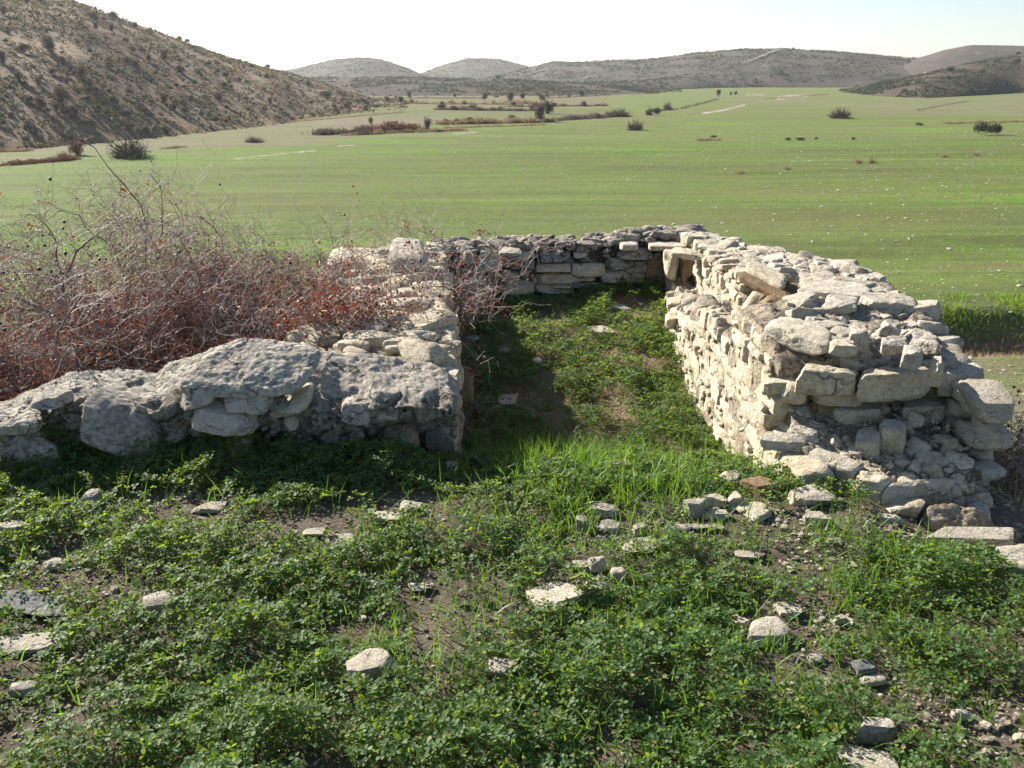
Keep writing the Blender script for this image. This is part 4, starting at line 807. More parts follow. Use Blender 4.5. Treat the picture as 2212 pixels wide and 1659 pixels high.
st = [
 ((1143, 1252, 1236, 1324), 'white', 'broad white slab lying tilted among clover near the centre', .3, .5, -.25), ((755, 1412, 848, 1474), 'white', 'pale wedge shaped rock with grass shadows across its top, left foreground', .6, .3, 0),
 ((1055, 1424, 1102, 1470), 'white', 'white streaked stone in the grass right of the wedge shaped rock', .5, -.7, 0), ((1618, 1343, 1698, 1392), 'white', 'smooth white block in front of the right hand clover', .55, .35, 0),
 ((1678, 1303, 1732, 1338), 'white', 'flat white stone behind the smooth white block', .35, -.2, -.2), ((1588, 1333, 1622, 1358), 'bluerock', 'small bluish white stone left of the smooth white block', .5, 0, 0),
 ((1798, 1331, 1830, 1351), 'white', 'small squarish stone right of the flat white stone', .6, .3, 0), ((1822, 1608, 1945, 1700), 'white', 'large flat white rock cut by the bottom edge of the view', .35, -.25, 0),
 ((1856, 1556, 1928, 1610), 'lichentop', 'knobbly brown conglomerate lump just behind the large flat white rock', .75, 0, 0), ((1866, 1462, 1914, 1486), 'white', 'oval white pebble on bare soil at the right', .6, .2, 0),
 ((2060, 1538, 2092, 1562), 'white', 'round white cobble alone on the gravel at far right', .8, 0, 0), ((1743, 1419, 1780, 1436), 'white', 'small white stone in grass left of the dark grey stone', .5, 0, 0),
 ((1848, 1430, 1892, 1466), 'bluerock', 'dark grey stone behind the oval white pebble', .7, .2, 0), ((-70, 1290, 140, 1326), 'bluerock', 'long blue grey rock half buried at the left edge', .35, -.28, 0),
 ((-60, 1380, 108, 1415), 'white', 'bright white slab cut by the left edge', .35, .12, 0), ((312, 1282, 368, 1328), 'cream', 'thin grey stone leaning in the clover right of the blue grey rock', .75, .4, 0),
 ((94, 1206, 142, 1232), 'lichentop', 'grey stone with a knobbly right end behind the blue grey rock', .6, 0, 0), ((-10, 1126, 48, 1166), 'lichentop', 'pale rock at the left edge above the clover', .7, .3, 0),
 ((184, 1062, 213, 1096), 'lichentop', 'small upright pale stone in the shade of the clover bank', .9, 0, 0), ((415, 1088, 474, 1112), 'white', 'bluish white flat stone on gravel in the shade', .4, 0, 0),
 ((148, 1418, 200, 1440), 'brownrock', 'flat brown stone among clover at the left', .5, .2, 0), ((20, 1476, 70, 1510), 'lichentop', 'rounded grey stone low at the left', .7, 0, 0),
 ((866, 1084, 908, 1108), 'lichentop', 'grey stone at the shadow edge below the overhang', .6, 0, 0), ((808, 1109, 856, 1136), 'white', 'pale stone just in front of the grey shadow edge stone', .5, -.2, 0),
 ((800, 1256, 826, 1273), 'lichentop', 'small grey pointed stone in the middle clover', .7, 0, 0), ((884, 1264, 930, 1280), 'white', 'flat white sliver right of the small pointed stone', .3, 0, 0),
 ((724, 1158, 762, 1186), 'lichentop', 'stone with streaked side in clover left of the path', .6, -.4, 0), ((655, 1145, 694, 1164), 'white', 'small cream stone in clover left of the streaked stone', .5, 0, 0),
 ((1474, 1076, 1532, 1117), 'white', 'pyramid shaped white stone at the end of the grass strip', 1.0, .3, 0), ((1518, 1069, 1564, 1097), 'cream', 'blocky cream stone right behind the pyramid shaped one', .8, .1, 0),
 ((1524, 1104, 1570, 1124), 'white', 'ragged white stone in front of the blocky cream stone', .6, .1, 0), ((1577, 1068, 1601, 1102), 'cream', 'narrow upright cream stone', 1.0, 0, 0),
 ((1600, 1088, 1656, 1114), 'cream', 'rounded cream stone with a cracked right side near the wall foot', .7, .2, 0), ((1618, 1100, 1664, 1126), 'white', 'elongated pale stone rising to the right by the wall foot', .5, .6, 0),
 ((1617, 1033, 1668, 1072), 'brownrock', 'angular golden brown stone against the wall foot', .8, .4, 0), ((1557, 1020, 1598, 1047), 'cream', 'dull cream stone at the wall foot nearest the clover', .7, .2, 0),
 ((1322, 998, 1368, 1024), 'lichen', 'dark grey block in the shade at the back of the grass strip', .8, 0, 0), ((1278, 1092, 1330, 1120), 'lichentop', 'weathered rock at the near edge of the grass strip', .7, -.2, 0),
 ((1248, 1120, 1276, 1149), 'bluerock', 'pale slab standing on edge in the shade', 1.0, 0, .1), ((1300, 1128, 1334, 1153), 'bluerock', 'bluish stone at the end of the shadow', .5, -.4, 0),
 ((1372, 1134, 1398, 1160), 'lichentop', 'small block of conglomerate on the bare ground', .8, 0, 0), ((1482, 1136, 1532, 1146), 'white', 'thin bright white sliver lying flat', .4, 0, 0),
 ((1442, 1136, 1486, 1149), 'white', 'flat cream chip beside the bright sliver', .4, 0, 0), ((1346, 1166, 1430, 1197), 'white', 'long white slab poking out of the central clover clump', .3, .5, 0),
 ((1537, 1136, 1562, 1150), 'bluerock', 'small greenish grey stone at the right of the bright sliver', .6, 0, 0), ((1222, 1213, 1264, 1236), 'lichentop', 'mossy grey stone behind the broad white slab', .6, 0, 0),
 ((1270, 1208, 1306, 1236), 'white', 'peaked white stone behind the broad white slab', .9, .2, 0), ((1322, 1230, 1350, 1258), 'white', 'rounded white stone right of the peaked stone', .9, 0, 0),
 ((1268, 1255, 1314, 1276), 'white', 'flat white stone touching the broad white slab on its right', .4, -.3, 0), ((1597, 1195, 1652, 1212), 'white', 'stick shaped white stone on bare soil', .5, -.1, 0),
 ((1716, 1058, 1796, 1102), 'white', 'large angular white stone lying against the platform', .65, .45, 0), ((1746, 1110, 1797, 1138), 'cream', 'grey sided block in front of the large angular stone', .7, 0, 0),
 ((1905, 1113, 1946, 1131), 'white', 'small white block on the ground below the platform', .6, -.2, 0), ((1270, 703, 1316, 728), 'white', 'jagged white rock in the middle of the passage', .6, .3, 0),
 ((1007, 725, 1032, 741), 'lichentop', 'grey stone in the shaded left side of the passage', .6, 0, 0), ((1080, 752, 1100, 764), 'lichentop', 'pale stone at the edge of the passage shadow', .5, 0, 0),
 ((1150, 774, 1169, 789), 'cream', 'small round stone in the passage clover', .8, 0, 0), ((1325, 659, 1356, 673), 'white', 'flat pale stone near the far end of the passage', .5, .3, 0),
 ((1080, 855, 1120, 880), 'cream', 'flat stone on the bare shaded patch of the passage', .4, 0, 0), ((958, 1000, 985, 1026), 'lichentop', 'small peaked stone in the shade right of the overhang', .9, 0, 0)]
for k, (b_, mt, lb, fl, rz, rx) in enumerate(st):
    if mt == 'bluerock' and k != 13 and 'dark' not in lb: mt = 'lichentop'
    rd = any(w.startswith('round') or w == 'oval' for w in lb.split()); mt2 = 'white' if mt == 'cream' and k % 3 == 0 else mt
    ground_stone(*b_, mt2, lb, fl, rz, rx, 0, seed=k, p=3.2 if rd else 6, cuts=3 if rd else 9)
# big slabs past the platform on the right
loose('stone_slab', slabpx([(1998, 1160), (2190, 1166), (2192, 1138), (2040, 1136)], [-.015, -.015, -.01, -.01], .05, n=22, p=16, cuts=2, amp=.005, deep=.06, r=np.random.default_rng(3)), 'white', 'flat pale slab lying below the platform with a straight cut edge', 'slab')
loose('conglomerate_lump', slabpx([(1990, 1128), (2170, 1140), (2120, 1092), (2000, 1080)], [-.02, -.02, .04, .03], .14, n=28, p=3, cuts=5, amp=.07, freq=9, r=np.random.default_rng(4)), 'mortar', 'crumbling lump of dark mortar between the platform and the cut slab', 'rubble')
loose('stone_slab', slabpx([(2088, 1225), (2330, 1230), (2330, 1165), (2150, 1178)], [.0, .0, .02, .01], .11, n=24, p=9, cuts=4, amp=.02, deep=.12, r=np.random.default_rng(8)), 'white', 'thick pale slab at the right edge with an arched underside', 'slab')
loose('stone_slab', slabpx([(2165, 1310), (2330, 1310), (2300, 1262), (2175, 1262)], -.10, .1, n=18, p=8, cuts=4, amp=.02, r=np.random.default_rng(18)), 'lichentop', 'grey slab lowest at the right edge', 'slab')
loose('stone_block', slabpx([(2085, 1130), (2150, 1140), (2140, 1075), (2090, 1070)], [-.02, -.03, -.0, -.0], .25, n=16, p=5, cuts=7, amp=.02, r=np.random.default_rng(28)), 'lichentop', 'grey boulder outside the wall behind the cut slab', 'stone')
mb = MB(); r = np.random.default_rng(77)                    # facing stones of the platform
for u0, v0, u1, v1 in [(1850, 1050, 1900, 1085), (1800, 1045, 1850, 1075), (1905, 1085, 1960, 1115), (1850, 1085, 1900, 1110), (1900, 1100, 1990, 1130), (1735, 1050, 1780, 1080), (1700, 1030, 1735, 1065), (1780, 1060, 1830, 1090), (1960, 1070, 2010, 1105), (2010, 1065, 2060, 1090)]:
    c = at((u0 + u1) / 2, v1, Z=-.05); mb.add(*rock((c[0] + .03, c[1] + .06, c[2] + .03), ((u1 - u0) / F * 3.6, .12, (v1 - v0) / F * 4.2), (r.normal() * .2, r.normal() * .1, r.normal() * .3), n=10, cuts=10, r=r))
mb.build('facing_stones', M['cream'], WR, org=WR.location)
# ---------------------------------------------------------------- twiggy thorn bushes behind the rock
def tubes(P0, P1, R0, R1, k=3):
    P0 = np.array(P0); P1 = np.array(P1); D = P1 - P0; L = np.linalg.norm(D, axis=1, keepdims=True) + 1e-9; D = D / L
    A = np.cross(D, np.where(np.abs(D[:, 2:3]) > 0.9, [[1.0, 0, 0]], [[0, 0, 1.0]])); A /= np.linalg.norm(A, axis=1, keepdims=True) + 1e-9; B = np.cross(D, A)
    V = []
    for e, (P, Rr) in enumerate(((P0, R0), (P1, R1))):
        for j in range(k):
            t = 2 * math.pi * j / k; V.append(P + (A * math.cos(t) + B * math.sin(t)) * np.array(Rr)[:, None])
    V = np.stack(V, 1); n = len(P0); b = np.arange(n)[:, None] * 2 * k
    Q = np.stack([np.stack([b[:, 0] + j, b[:, 0] + (j + 1) % k, b[:, 0] + k + (j + 1) % k, b[:, 0] + k + j], 1) for j in range(k)], 1).reshape(-1, 4)
    return V.reshape(-1, 3), Q
def leaves(P, size, r, up=0.0, asp=0.6, fold=0.25, flat=None):
    """folded two-quad leaves at points P"""
    n = len(P); N = r.normal(size=(n, 3)); N[:, 2] += up * 2; N /= np.linalg.norm(N, axis=1, keepdims=True)
    A = np.cross(N, r.normal(size=(n, 3))); A /= np.linalg.norm(A, axis=1, keepdims=True) + 1e-9; B = np.cross(N, A)
    s = np.asarray(size).reshape(-1, 1) * np.ones((n, 1)); T_ = []
    for a, b, c in ((0, 0, 0), (.35, .5, fold), (.8, .42, fold), (1, 0, 0), (.8, -.42, fold), (.35, -.5, fold)):
        T_.append(P + s * (A * a + B * b * asp * 1.4 + N * c * .5))
    V = np.stack(T_, 1).reshape(-1, 3); b = np.arange(n)[:, None] * 6
    return V, np.concatenate([b + [0, 1, 2, 3], b + [0, 3, 4, 5]])
def chain(p, d, L, n, zig, grav, r):
    pts = [p]; st = L / n
    for k in range(n):
        d = d + r.normal(size=3) * zig + np.array([0, 0, grav]); d /= np.linalg.norm(d); p = p + d * st; pts.append(p)
    return np.array(pts)
def thorn_bush(base, label, seed, nst=26, L=(0.8, 1.5), aim=(0, 0), tilt=(0.25, 1.2), limb=0.011, leafd=1.0, dens=1.0, zcap=0.62, fruit=300, yband=0.9, spread=0.3, grav=-0.03, zig=0.23):
    r = np.random.default_rng(seed); root = empty('thorn_bush', base); tag(root, label, 'bush', kind='thing'); base = np.array(base)
    S0, S1, S2 = [], [], []; tips = []
    def over(p): return p[2] > zcap + 0.35 * (r.random() ** 3) * 1.3
    for i in range(nst):
        az = r.uniform(0, 2 * math.pi); ti = r.uniform(*tilt); d = np.array([math.sin(ti) * math.cos(az) + aim[0], math.sin(ti) * math.sin(az) * yband + aim[1], math.cos(ti)]); d /= np.linalg.norm(d)
        p = base + np.array([math.cos(az), math.sin(az), 0]) * r.uniform(0, spread); n0 = 13; P = chain(p, d, r.uniform(*L), n0, zig, grav, r); r0 = limb * r.uniform(.35, 1.0)
        for k in range(n0):
            if P[k][2] > zcap + 0.25 and r.random() < 0.55: break
            a, b = r0 * (1 - k / n0 * .75), r0 * (1 - (k + 1) / n0 * .75); S0.append((P[k], P[k + 1], a, b))
            if k < 2: continue
            for q in range(int(2.5 * dens + r.random())):
                d1 = (P[k + 1] - P[k]) / np.linalg.norm(P[k + 1] - P[k]) * .5 + r.normal(size=3) * .8; d1 /= np.linalg.norm(d1)
                n1 = 8; L1 = r.uniform(.2, .62); P1 = chain(P[k + 1], d1, L1, n1, .3, -0.02, r)
                for m in range(n1):
                    if over(P1[m]) : break
                    S1.append((P1[m], P1[m + 1], .0023 * (1 - m / n1 * .5), .0023 * (1 - (m + 1) / n1 * .5)))
                    for q2 in range(1 + (r.random() < .3 * dens)):
                        d2 = (P1[m + 1] - P1[m]) / (L1 / n1) * .4 + r.normal(size=3); d2 /= np.linalg.norm(d2); n2 = 3
                        P2 = chain(P1[m + 1], d2, r.uniform(.05, .2), n2, .45, 0, r)
                        for w_ in range(n2): S2.append((P2[w_], P2[w_ + 1], .0014, .0010)); 
                        tips.append(P2[r.integers(1, n2 + 1)])
    VV = []; QQ = []; nv = 0; nl = 0
    for S, kk in ((S0, 4), (S1 + S2, 3)):
        V, Q = tubes([s[0] for s in S], [s[1] for s in S], [s[2] for s in S], [s[3] for s in S], kk); VV.append(V - base); QQ.append(Q + nv); nv += len(V)
        if kk == 4: nl = len(Q)
    ob = mk('branches', np.concatenate(VV), np.concatenate(QQ), M['limb'], root); ob.data.materials.append(M['twig'])
    mi = np.ones(len(ob.data.polygons), np.int32); mi[:nl] = 0; ob.data.polygons.foreach_set('material_index', mi)
    tips = np.array(tips); low = np.clip(1.35 - (tips[:, 2] - base[2]) / 0.8, 0.05, 1) * leafd * 1.05 * np.clip(0.6 + 2.2 * fbm(tips * 2.2, 3, seed), 0.1, 1.6)
    tl = tips[r.random(len(tips)) < low]; tl = np.repeat(tl, 4, 0) + r.normal(size=(len(tl) * 4, 3)) * .022
    V, Q = leaves(tl, r.uniform(.012, .024, len(tl)), r, 0, .6, .35); mk('withered_leaves', V - base, Q, M['redleaf'], root)['kind'] = 'stuff'
    tb = tips[r.choice(len(tips), min(fruit, len(tips)), False)]; u_, q_ = cubegrid(2); u_ = u_ / np.linalg.norm(u_, axis=1, keepdims=True)
    V = (tb[:, None] + u_[None] * r.uniform(.006, .011, (len(tb), 1, 1))).reshape(-1, 3); Q = (np.arange(len(tb))[:, None, None] * len(u_) + q_[None]).reshape(-1, 4)
    mk('dry_fruit', V - base, Q, M['berry'], root)['kind'] = 'stuff'
    return root
thorn_bush((-3.0, 5.2, -.5), 'thorn bush at the far left with thick dark limbs and dark round fruit', 61, 22, (1.1, 1.9), (-.25, 0), limb=.02, leafd=.8, fruit=900, zcap=1.0, dens=1.0)
thorn_bush((-2.25, 5.3, -.5), 'rust leaved tangled thorn bush behind the middle of the lichen rock', 62, 34, (1.0, 1.75), (0, 0), limb=.011, leafd=1.1, fruit=450, zcap=.72, spread=.6)
thorn_bush((-1.5, 5.6, -.45), 'pale grey dense thorn bush leaning right over the side wall', 63, 40, (.9, 1.5), (.05, 0), limb=.009, leafd=.85, fruit=350, zcap=.72, spread=.5, dens=1.1)
thorn_bush((-2.6, 6.6, -.5), 'taller straggly thorn bush standing behind the rust leaved one', 64, 36, (1.3, 2.1), (0, 0), limb=.012, leafd=.6, fruit=250, zcap=.92, spread=.8)
thorn_bush((-3.0, 4.45, -.5), 'low russet thorn bush close behind the left end of the rock', 65, 22, (.5, .95), (0, 0), limb=.008, leafd=1.4, fruit=200, zcap=.18, spread=.6, dens=.9)
thorn_bush((-1.75, 4.55, -.5), 'low russet thorn bush tucked close behind the domed boulder', 66, 22, (.5, .9), (.1, 0), limb=.008, leafd=1.4, fruit=200, zcap=.25, spread=.5, dens=.9)
thorn_bush((-0.95, 4.85, 0.1), 'small rusty thorn bush sprawling over the near end of the side wall', 67, 8, (.2, .4), (0, -.1), limb=.005, leafd=1.1, fruit=80, zcap=.42, spread=.2, dens=.5)
thorn_bush((-0.72, 5.8, .22), 'spray of pale bare thorny twigs hanging over the passage', 68, 7, (.55, 1.05), (1.1, -.1), (.3, 1.0), limb=.005, leafd=.1, fruit=30, zcap=.62, spread=.12, dens=.35)

# ---------------------------------------------------------------- clover, grass and pebbles
def inpatch(x, y, lst):
    m = np.zeros(len(x))
    for (u, v, ru, rv, k) in lst:
        c = atg(u, v); a = atg(u + ru, v); b = atg(u, v - rv); ex = abs(a[0] - c[0]); ey = abs(b[1] - c[1])
        m = np.maximum(m, k * np.exp(-(((x - c[0]) / ex) ** 2 + ((y - c[1]) / ey) ** 2) ** 1.5))
    return m
BARE = [(1950, 1150, 120, 30, 1), (1880, 1120, 60, 20, .8), (1500, 1130, 330, 46, 1), (1740, 1130, 260, 60, 1), (1330, 1160, 150, 44, 1), (1650, 1215, 190, 40, .95), (1300, 1245, 120, 34, .9), (360, 1085, 170, 36, 1), (180, 1265, 230, 48, 1), (560, 1190, 60, 22, .6),
        (1760, 1350, 110, 55, .95), (1860, 1470, 170, 60, 1), (2060, 1560, 230, 85, 1), (2170, 1640, 160, 80, 1), (1700, 1270, 80, 40, .7), (1960, 1350, 60, 50, .45), (740, 1180, 90, 28, .8), (1060, 1130, 130, 25, .8), (920, 1240, 60, 20, .6),
        (1130, 700, 60, 12, .8), (1330, 775, 50, 25, .9), (1140, 865, 60, 25, .9), (1330, 890, 45, 60, .9), (1240, 940, 60, 20, .9), (1290, 985, 30, 20, .8), (1300, 710, 40, 10, .7), (1200, 780, 40, 12, .4), (2060, 1180, 90, 40, .95), (60, 1590, 90, 60, .6),
        (1390, 640, 35, 12, .3), (330, 1300, 60, 20, .7), (870, 1090, 60, 15, .8), (1230, 1400, 50, 20, .5)]
def cover(x, y):
    n = fbm(P3(x, y, 1.8), 4, 41) + 0.5 * fbm(P3(x, y, 6), 3, 42)
    c = smooth(-0.26, 0.1, n) * (1 - inpatch(x, y, BARE)) 
    c = np.maximum(c, smooth(3.15, 3.3, y) * smooth(3.8, 3.6, y) * smooth(-.42, -.55, x))
    for (sx, sy, a_, b_) in STONES: c = c * np.clip((((x - sx) / a_) ** 2 + ((y - sy) / b_) ** 2) ** 2 - .35, 0, 1)
    blocked = ((x > np.interp(y, [0, 2.7, 2.8, 3.1, 3.35, 8], [9, 9, 9, 1.5, 1.25, 1.22])) | ((x < leftx(y)) & (y > 3.62)) | (y > 7.38))
    out = (x > 1.88) & (y > 2.5)
    return np.where(blocked | out, 0, c)
def canopy(x, y):
    h = 0.02 + 0.075 * smooth(-.25, .4, fbm(P3(x, y, 3.2), 3, 43)) + 0.025 * smooth(0, .3, fbm(P3(x, y, 9), 2, 44))
    h = h + 0.085 * smooth(3.28, 3.5, y) * smooth(3.9, 3.7, y) * smooth(-.35, -.6, x) * (0.75 + .5 * fbm(P3(x, y, 4), 2, 46))
    h = h + 0.05 * smooth(5.5, 7.3, y)
    return h
def scatter(n, x0, x1, y0, y1, f, r, dens_y=None):
    x = r.uniform(x0, x1, n); y = r.uniform(y0, y1, n); k = np.abs(x) < 0.62 * y + 0.55
    x, y = x[k], y[k]; p = f(x, y)
    if dens_y is not None: p = p * dens_y(y)
    k = r.random(len(x)) < p; return x[k], y[k]
def clover_patch(n, x0, x1, y0, y1, size, seed, name='clover'):
    r = np.random.default_rng(seed); x, y = scatter(n, x0, x1, y0, y1, cover, r); m = len(x); g0 = gz(x, y); hc = canopy(x, y)
    lv = r.random(m) ** 0.45; z = g0 + hc * lv + .004
    tilt = r.normal(size=(m, 3)) * [.42, .42, 0]; N = np.array([0, 0, 1.0]) + tilt; N /= np.linalg.norm(N, axis=1, keepdims=True)
    ph = r.uniform(0, 2 * math.pi, m); A0 = np.stack([np.cos(ph), np.sin(ph), np.zeros(m)], 1); A0 -= N * np.sum(A0 * N, 1, keepdims=True); A0 /= np.linalg.norm(A0, axis=1, keepdims=True); B0 = np.cross(N, A0)
    s = (r.uniform(size[0], size[1], m) * (0.7 + 0.3 * lv))[:, None]; P = np.stack([x, y, z], 1); VV = []; QQ = []; cup = r.uniform(-.15, .5, m)[:, None]
    for j in range(3):
        t = 2 * math.pi * j / 3 + r.normal(size=m) * .15; A = A0 * np.cos(t)[:, None] + B0 * np.sin(t)[:, None]; B = np.cross(N, A)
        fold = r.uniform(0.0, .35, m)[:, None]; pts = []
        for a, b, c in ((0.06, 0, 0), (.5, .36, 1), (.92, .33, 1), (.98, 0, 0), (.92, -.33, 1), (.5, -.36, 1)):
            pts.append(P + s * (A * a + B * b + N * (cup * a * .6 + fold * abs(b) * c)))
        VV.append(np.stack(pts, 1).reshape(-1, 3)); b0 = np.arange(m)[:, None] * 6 + j * m * 6; QQ += [b0 + [0, 1, 2, 3], b0 + [0, 3, 4, 5]]
    tag(mk(name, np.concatenate(VV), np.concatenate(QQ), M['clover'], smoothsh=False), 'green clover carpet in front of and between the ruined walls', 'clover', kind='stuff')
    k = r.random(m) < .5; P1 = P[k]; P0 = P1.copy(); P0[:, 2] = g0[k] - .005; P0[:, :2] += r.normal(size=(k.sum(), 2)) * .02
    V, Q = tubes(P0, P1, np.full(k.sum(), .0009), np.full(k.sum(), .0007)); return V, Q
st1 = clover_patch(135000, -2.6, 2.6, 1.15, 3.9, (.0105, .0185), 71)
st2 = clover_patch(60000, -.75, 1.35, 3.75, 7.4, (.010, .017), 72)
tag(mk('clover_stems', np.concatenate([st1[0], st2[0]]), np.concatenate([st1[1], st2[1] + len(st1[0])]), M['stem']), 'thin clover stems under the leaves', 'clover', kind='stuff')
def blades(P, h, wd, r, lean=.35, curl=.5, segs=3, dirx=None):
    n = len(P); az = r.uniform(0, 2 * math.pi, n); le = np.abs(r.normal(size=n)) * lean; D = np.stack([np.cos(az) * le, np.sin(az) * le, np.ones(n)], 1); D /= np.linalg.norm(D, axis=1, keepdims=True)
    H_ = np.stack([np.cos(az), np.sin(az), np.zeros(n)], 1); sp = r.uniform(0, 2 * math.pi, n); S = np.stack([np.cos(sp), np.sin(sp), np.zeros(n)], 1); cu = r.uniform(0, curl, n)[:, None]; rows = []
    h = np.asarray(h).reshape(-1, 1); wd = np.asarray(wd).reshape(-1, 1)
    for k in range(segs + 1):
        t = k / segs; c = P + D * h * t + (H_ * cu * h * t * t * .7 - np.array([0, 0, 1]) * cu * h * t * t * .35); w_ = wd * (1 - t ** 1.8) * .5 + wd * .03
        rows += [c - S * w_, c + S * w_]
    V = np.stack(rows, 1).reshape(-1, 3); b = np.arange(n)[:, None] * (2 * segs + 2)
    return V, np.concatenate([b + [2 * k, 2 * k + 1, 2 * k + 3, 2 * k + 2] for k in range(segs)])
GR = [(1250, 1030, 160, 45, .55), (1400, 1060, 100, 40, .5), (1150, 985, 110, 30, .5), (1000, 950, 60, 30, .5), (1340, 1240, 90, 40, .35), (1500, 1330, 120, 60, .35), (1480, 1420, 200, 80, .25), (1640, 1420, 60, 60, .4), (850, 1330, 200, 60, .14), (1000, 1400, 250, 90, .16),
      (880, 1230, 120, 50, .12), (1100, 1300, 100, 50, .2), (2030, 1350, 120, 80, .2), (1850, 1300, 120, 70, .2), (1300, 1560, 250, 80, .16), (700, 1600, 200, 60, .14), (1700, 1560, 120, 90, .25), (1200, 1130, 90, 40, .35), (1560, 1160, 90, 30, .3), (1800, 1150, 60, 25, .4), (1980, 1200, 90, 50, .3), (1250, 1350, 60, 40, .35)]
r = np.random.default_rng(81); x, y = scatter(190000, -2.2, 2.3, 1.2, 4.6, lambda a, b: np.clip(inpatch(a, b, GR), 0, 1) * 1.3 * (smooth(-.25, .3, fbm(P3(a, b, 7), 3, 47)) ** 1.3) + .025 + .13 * smooth(-.6, .5, a) * smooth(3.0, 2.2, b) * smooth(-.1, .3, fbm(P3(a, b, 5), 3, 48)), r)
k = (cover(x, y) > -1) & ~((x > np.interp(y, [0, 3.0, 3.15, 3.4, 8], [9, 1.5, 1.3, 1.1, 1.2])) & (y > 3.0)) & ~((x < leftx(y) + .02) & (y > 3.6)) & ~((x < -.45) & (y > 3.35)); x, y = x[k], y[k]
h = r.uniform(.05, .13, len(x)) * (0.8 + .7 * smooth(2.5, 3.8, y)); V, Q = blades(np.stack([x, y, gz(x, y) - .005], 1), h, r.uniform(.003, .0055, len(x)), r, .4, .7)
tag(mk('grass', V, Q, M['grass']), 'bright green grass blades standing up through the clover', 'grass', kind='stuff')
# pebbles and crumbs of stone on the soil
BANK = [rock((0, 0, 0), (1.3, 1.0, .75), (0, 0, 0), n=2, cuts=5, r=np.random.default_rng(k)) for k in range(12)]
BQ = BANK[0][1]; BV = np.array([b[0] for b in BANK]) 
def pebbles(x, y, z, s, r, name, mat, label, cat, flat=1.0):
    n = len(x); idx = r.integers(0, 12, n); V = BV[idx]; a = r.uniform(0, 2 * math.pi, n); c, s_ = np.cos(a)[:, None], np.sin(a)[:, None]
    W_ = np.stack([V[..., 0] * c - V[..., 1] * s_, V[..., 0] * s_ + V[..., 1] * c, V[..., 2] * flat + r.normal(size=(n, 1)) * .15 * V[..., 0]], -1) * s[:, None, None] + np.stack([x, y, z], 1)[:, None]
    Q = (np.arange(n)[:, None, None] * V.shape[1] + BQ[None]).reshape(-1, 4)
    return tag(mk(name, W_.reshape(-1, 3), Q, M[mat], smoothsh=False), label, cat, kind='stuff')
r = np.random.default_rng(91); x, y = scatter(260000, -2.6, 2.3, 1.2, 7.35, lambda a, b: (0.10 + .45 * smooth(1.85, 2.0, a) + .6 * np.clip(inpatch(a, b, BARE), 0, 1)) * (smooth(-.3, .3, fbm(P3(a, b, 5), 3, 66))) * (1 - .5 * smooth(3.8, 4.4, b)), r)
k = ~((x < leftx(y)) & (y > 3.55)) & ~((x > np.interp(y, [0, 3.12, 3.25, 3.45, 8], [9, 1.5, 1.36, 1.2, 1.25])) & (x < 1.97) & (y > 3.12)); x, y = x[k], y[k]
s = np.minimum(r.exponential(.0042, len(x)) + .0028, .03); z = gz(x, y) + s * .15
k = r.random(len(x)) < .42
pebbles(x[k], y[k], z[k], s[k], r, 'gravel', 'white', 'small white limestone chips on the soil', 'gravel'); pebbles(x[~k], y[~k], z[~k], s[~k], r, 'gravel', 'mortar', 'brown grey pebbles on the soil', 'gravel')
# little dry and green plants on the wall tops
r = np.random.default_rng(95); x = r.uniform(1.3, 1.85, 700); y = r.uniform(3.25, 3.7, 700); k = fbm(P3(x, y, 6), 3, 2) > .08; x, y = x[k], y[k]
V, Q = blades(np.stack([x, y, .04 + .2 * (y - 3.25)], 1), r.uniform(.02, .06, len(x)), r.uniform(.001, .0025, len(x)), r, .5, .6); tag(mk('dry_grass', V, Q, M['drygrass']), 'short dry grass stalks on the platform', 'dry grass', kind='stuff')
y = r.uniform(3.9, 7, 1500); x = r.uniform(1.35, 1.9, 1500); k = fbm(P3(x, y, 4), 3, 5) > .15; x, y = x[k], y[k]
V, Q = blades(np.stack([x, y, np.full(len(x), .47) - np.clip(y - 5.3, 0, 9) * .07], 1), r.uniform(.02, .07, len(x)), r.uniform(.001, .0025, len(x)), r, .7, .8); tag(mk('dry_grass', V, Q, M['drygrass']), 'wisps of dry grass on top of the thick wall', 'dry grass', kind='stuff')
# ---------------------------------------------------------------- plants and stones of the valley field
r = np.random.default_rng(101)
def wedge(n, r0, r1, r, pw=1.0, az=38):
    rr_ = r0 + (r1 - r0) * r.random(n) ** pw; a = np.radians(r.uniform(-az, az, n)); return rr_ * np.sin(a), rr_ * np.cos(a), rr_
x, y, rr_ = wedge(230000, 9.5, 85, r, 1.35); n_ = fbm(P3(x * .6 , y * 1.6, .25), 4, 51) + .5 * fbm(P3(x, y, 1.3), 2, 52); k = (r.random(len(x)) < smooth(-.35, .15, n_)); s__ = y - (20.5 + 0.10 * (x - 10)); k &= ~((x > 8) & (s__ < .3) & (r.random(len(x)) < .72)); k &= (gz(x, y, False) < FIELD + .1)
x, y, rr_ = x[k], y[k], rr_[k]; V, Q = blades(np.stack([x, y, fz(x, y) - .01], 1), r.uniform(.035, .085, len(x)), .005 + rr_ * .00035, r, .5, .5, 1); 
tag(mk('crop_shoots', V, Q, M['crop']), 'young green crop shoots covering the valley field', 'crop', kind='stuff')
x, y, rr_ = wedge(100000, 9.5, 130, r, 1.3); n_ = fbm(P3(x * .35 - y * .1, y, .16), 4, 53) + .35 * fbm(P3(x, y, .9), 3, 54); k = r.random(len(x)) < (.03 + .7 * smooth(.02, .3, n_) + .35 * smooth(2, 12, x)) * .45; s__ = y - (20.5 + 0.10 * (x - 10)); k &= (gz(x, y, False) < FIELD + .1)
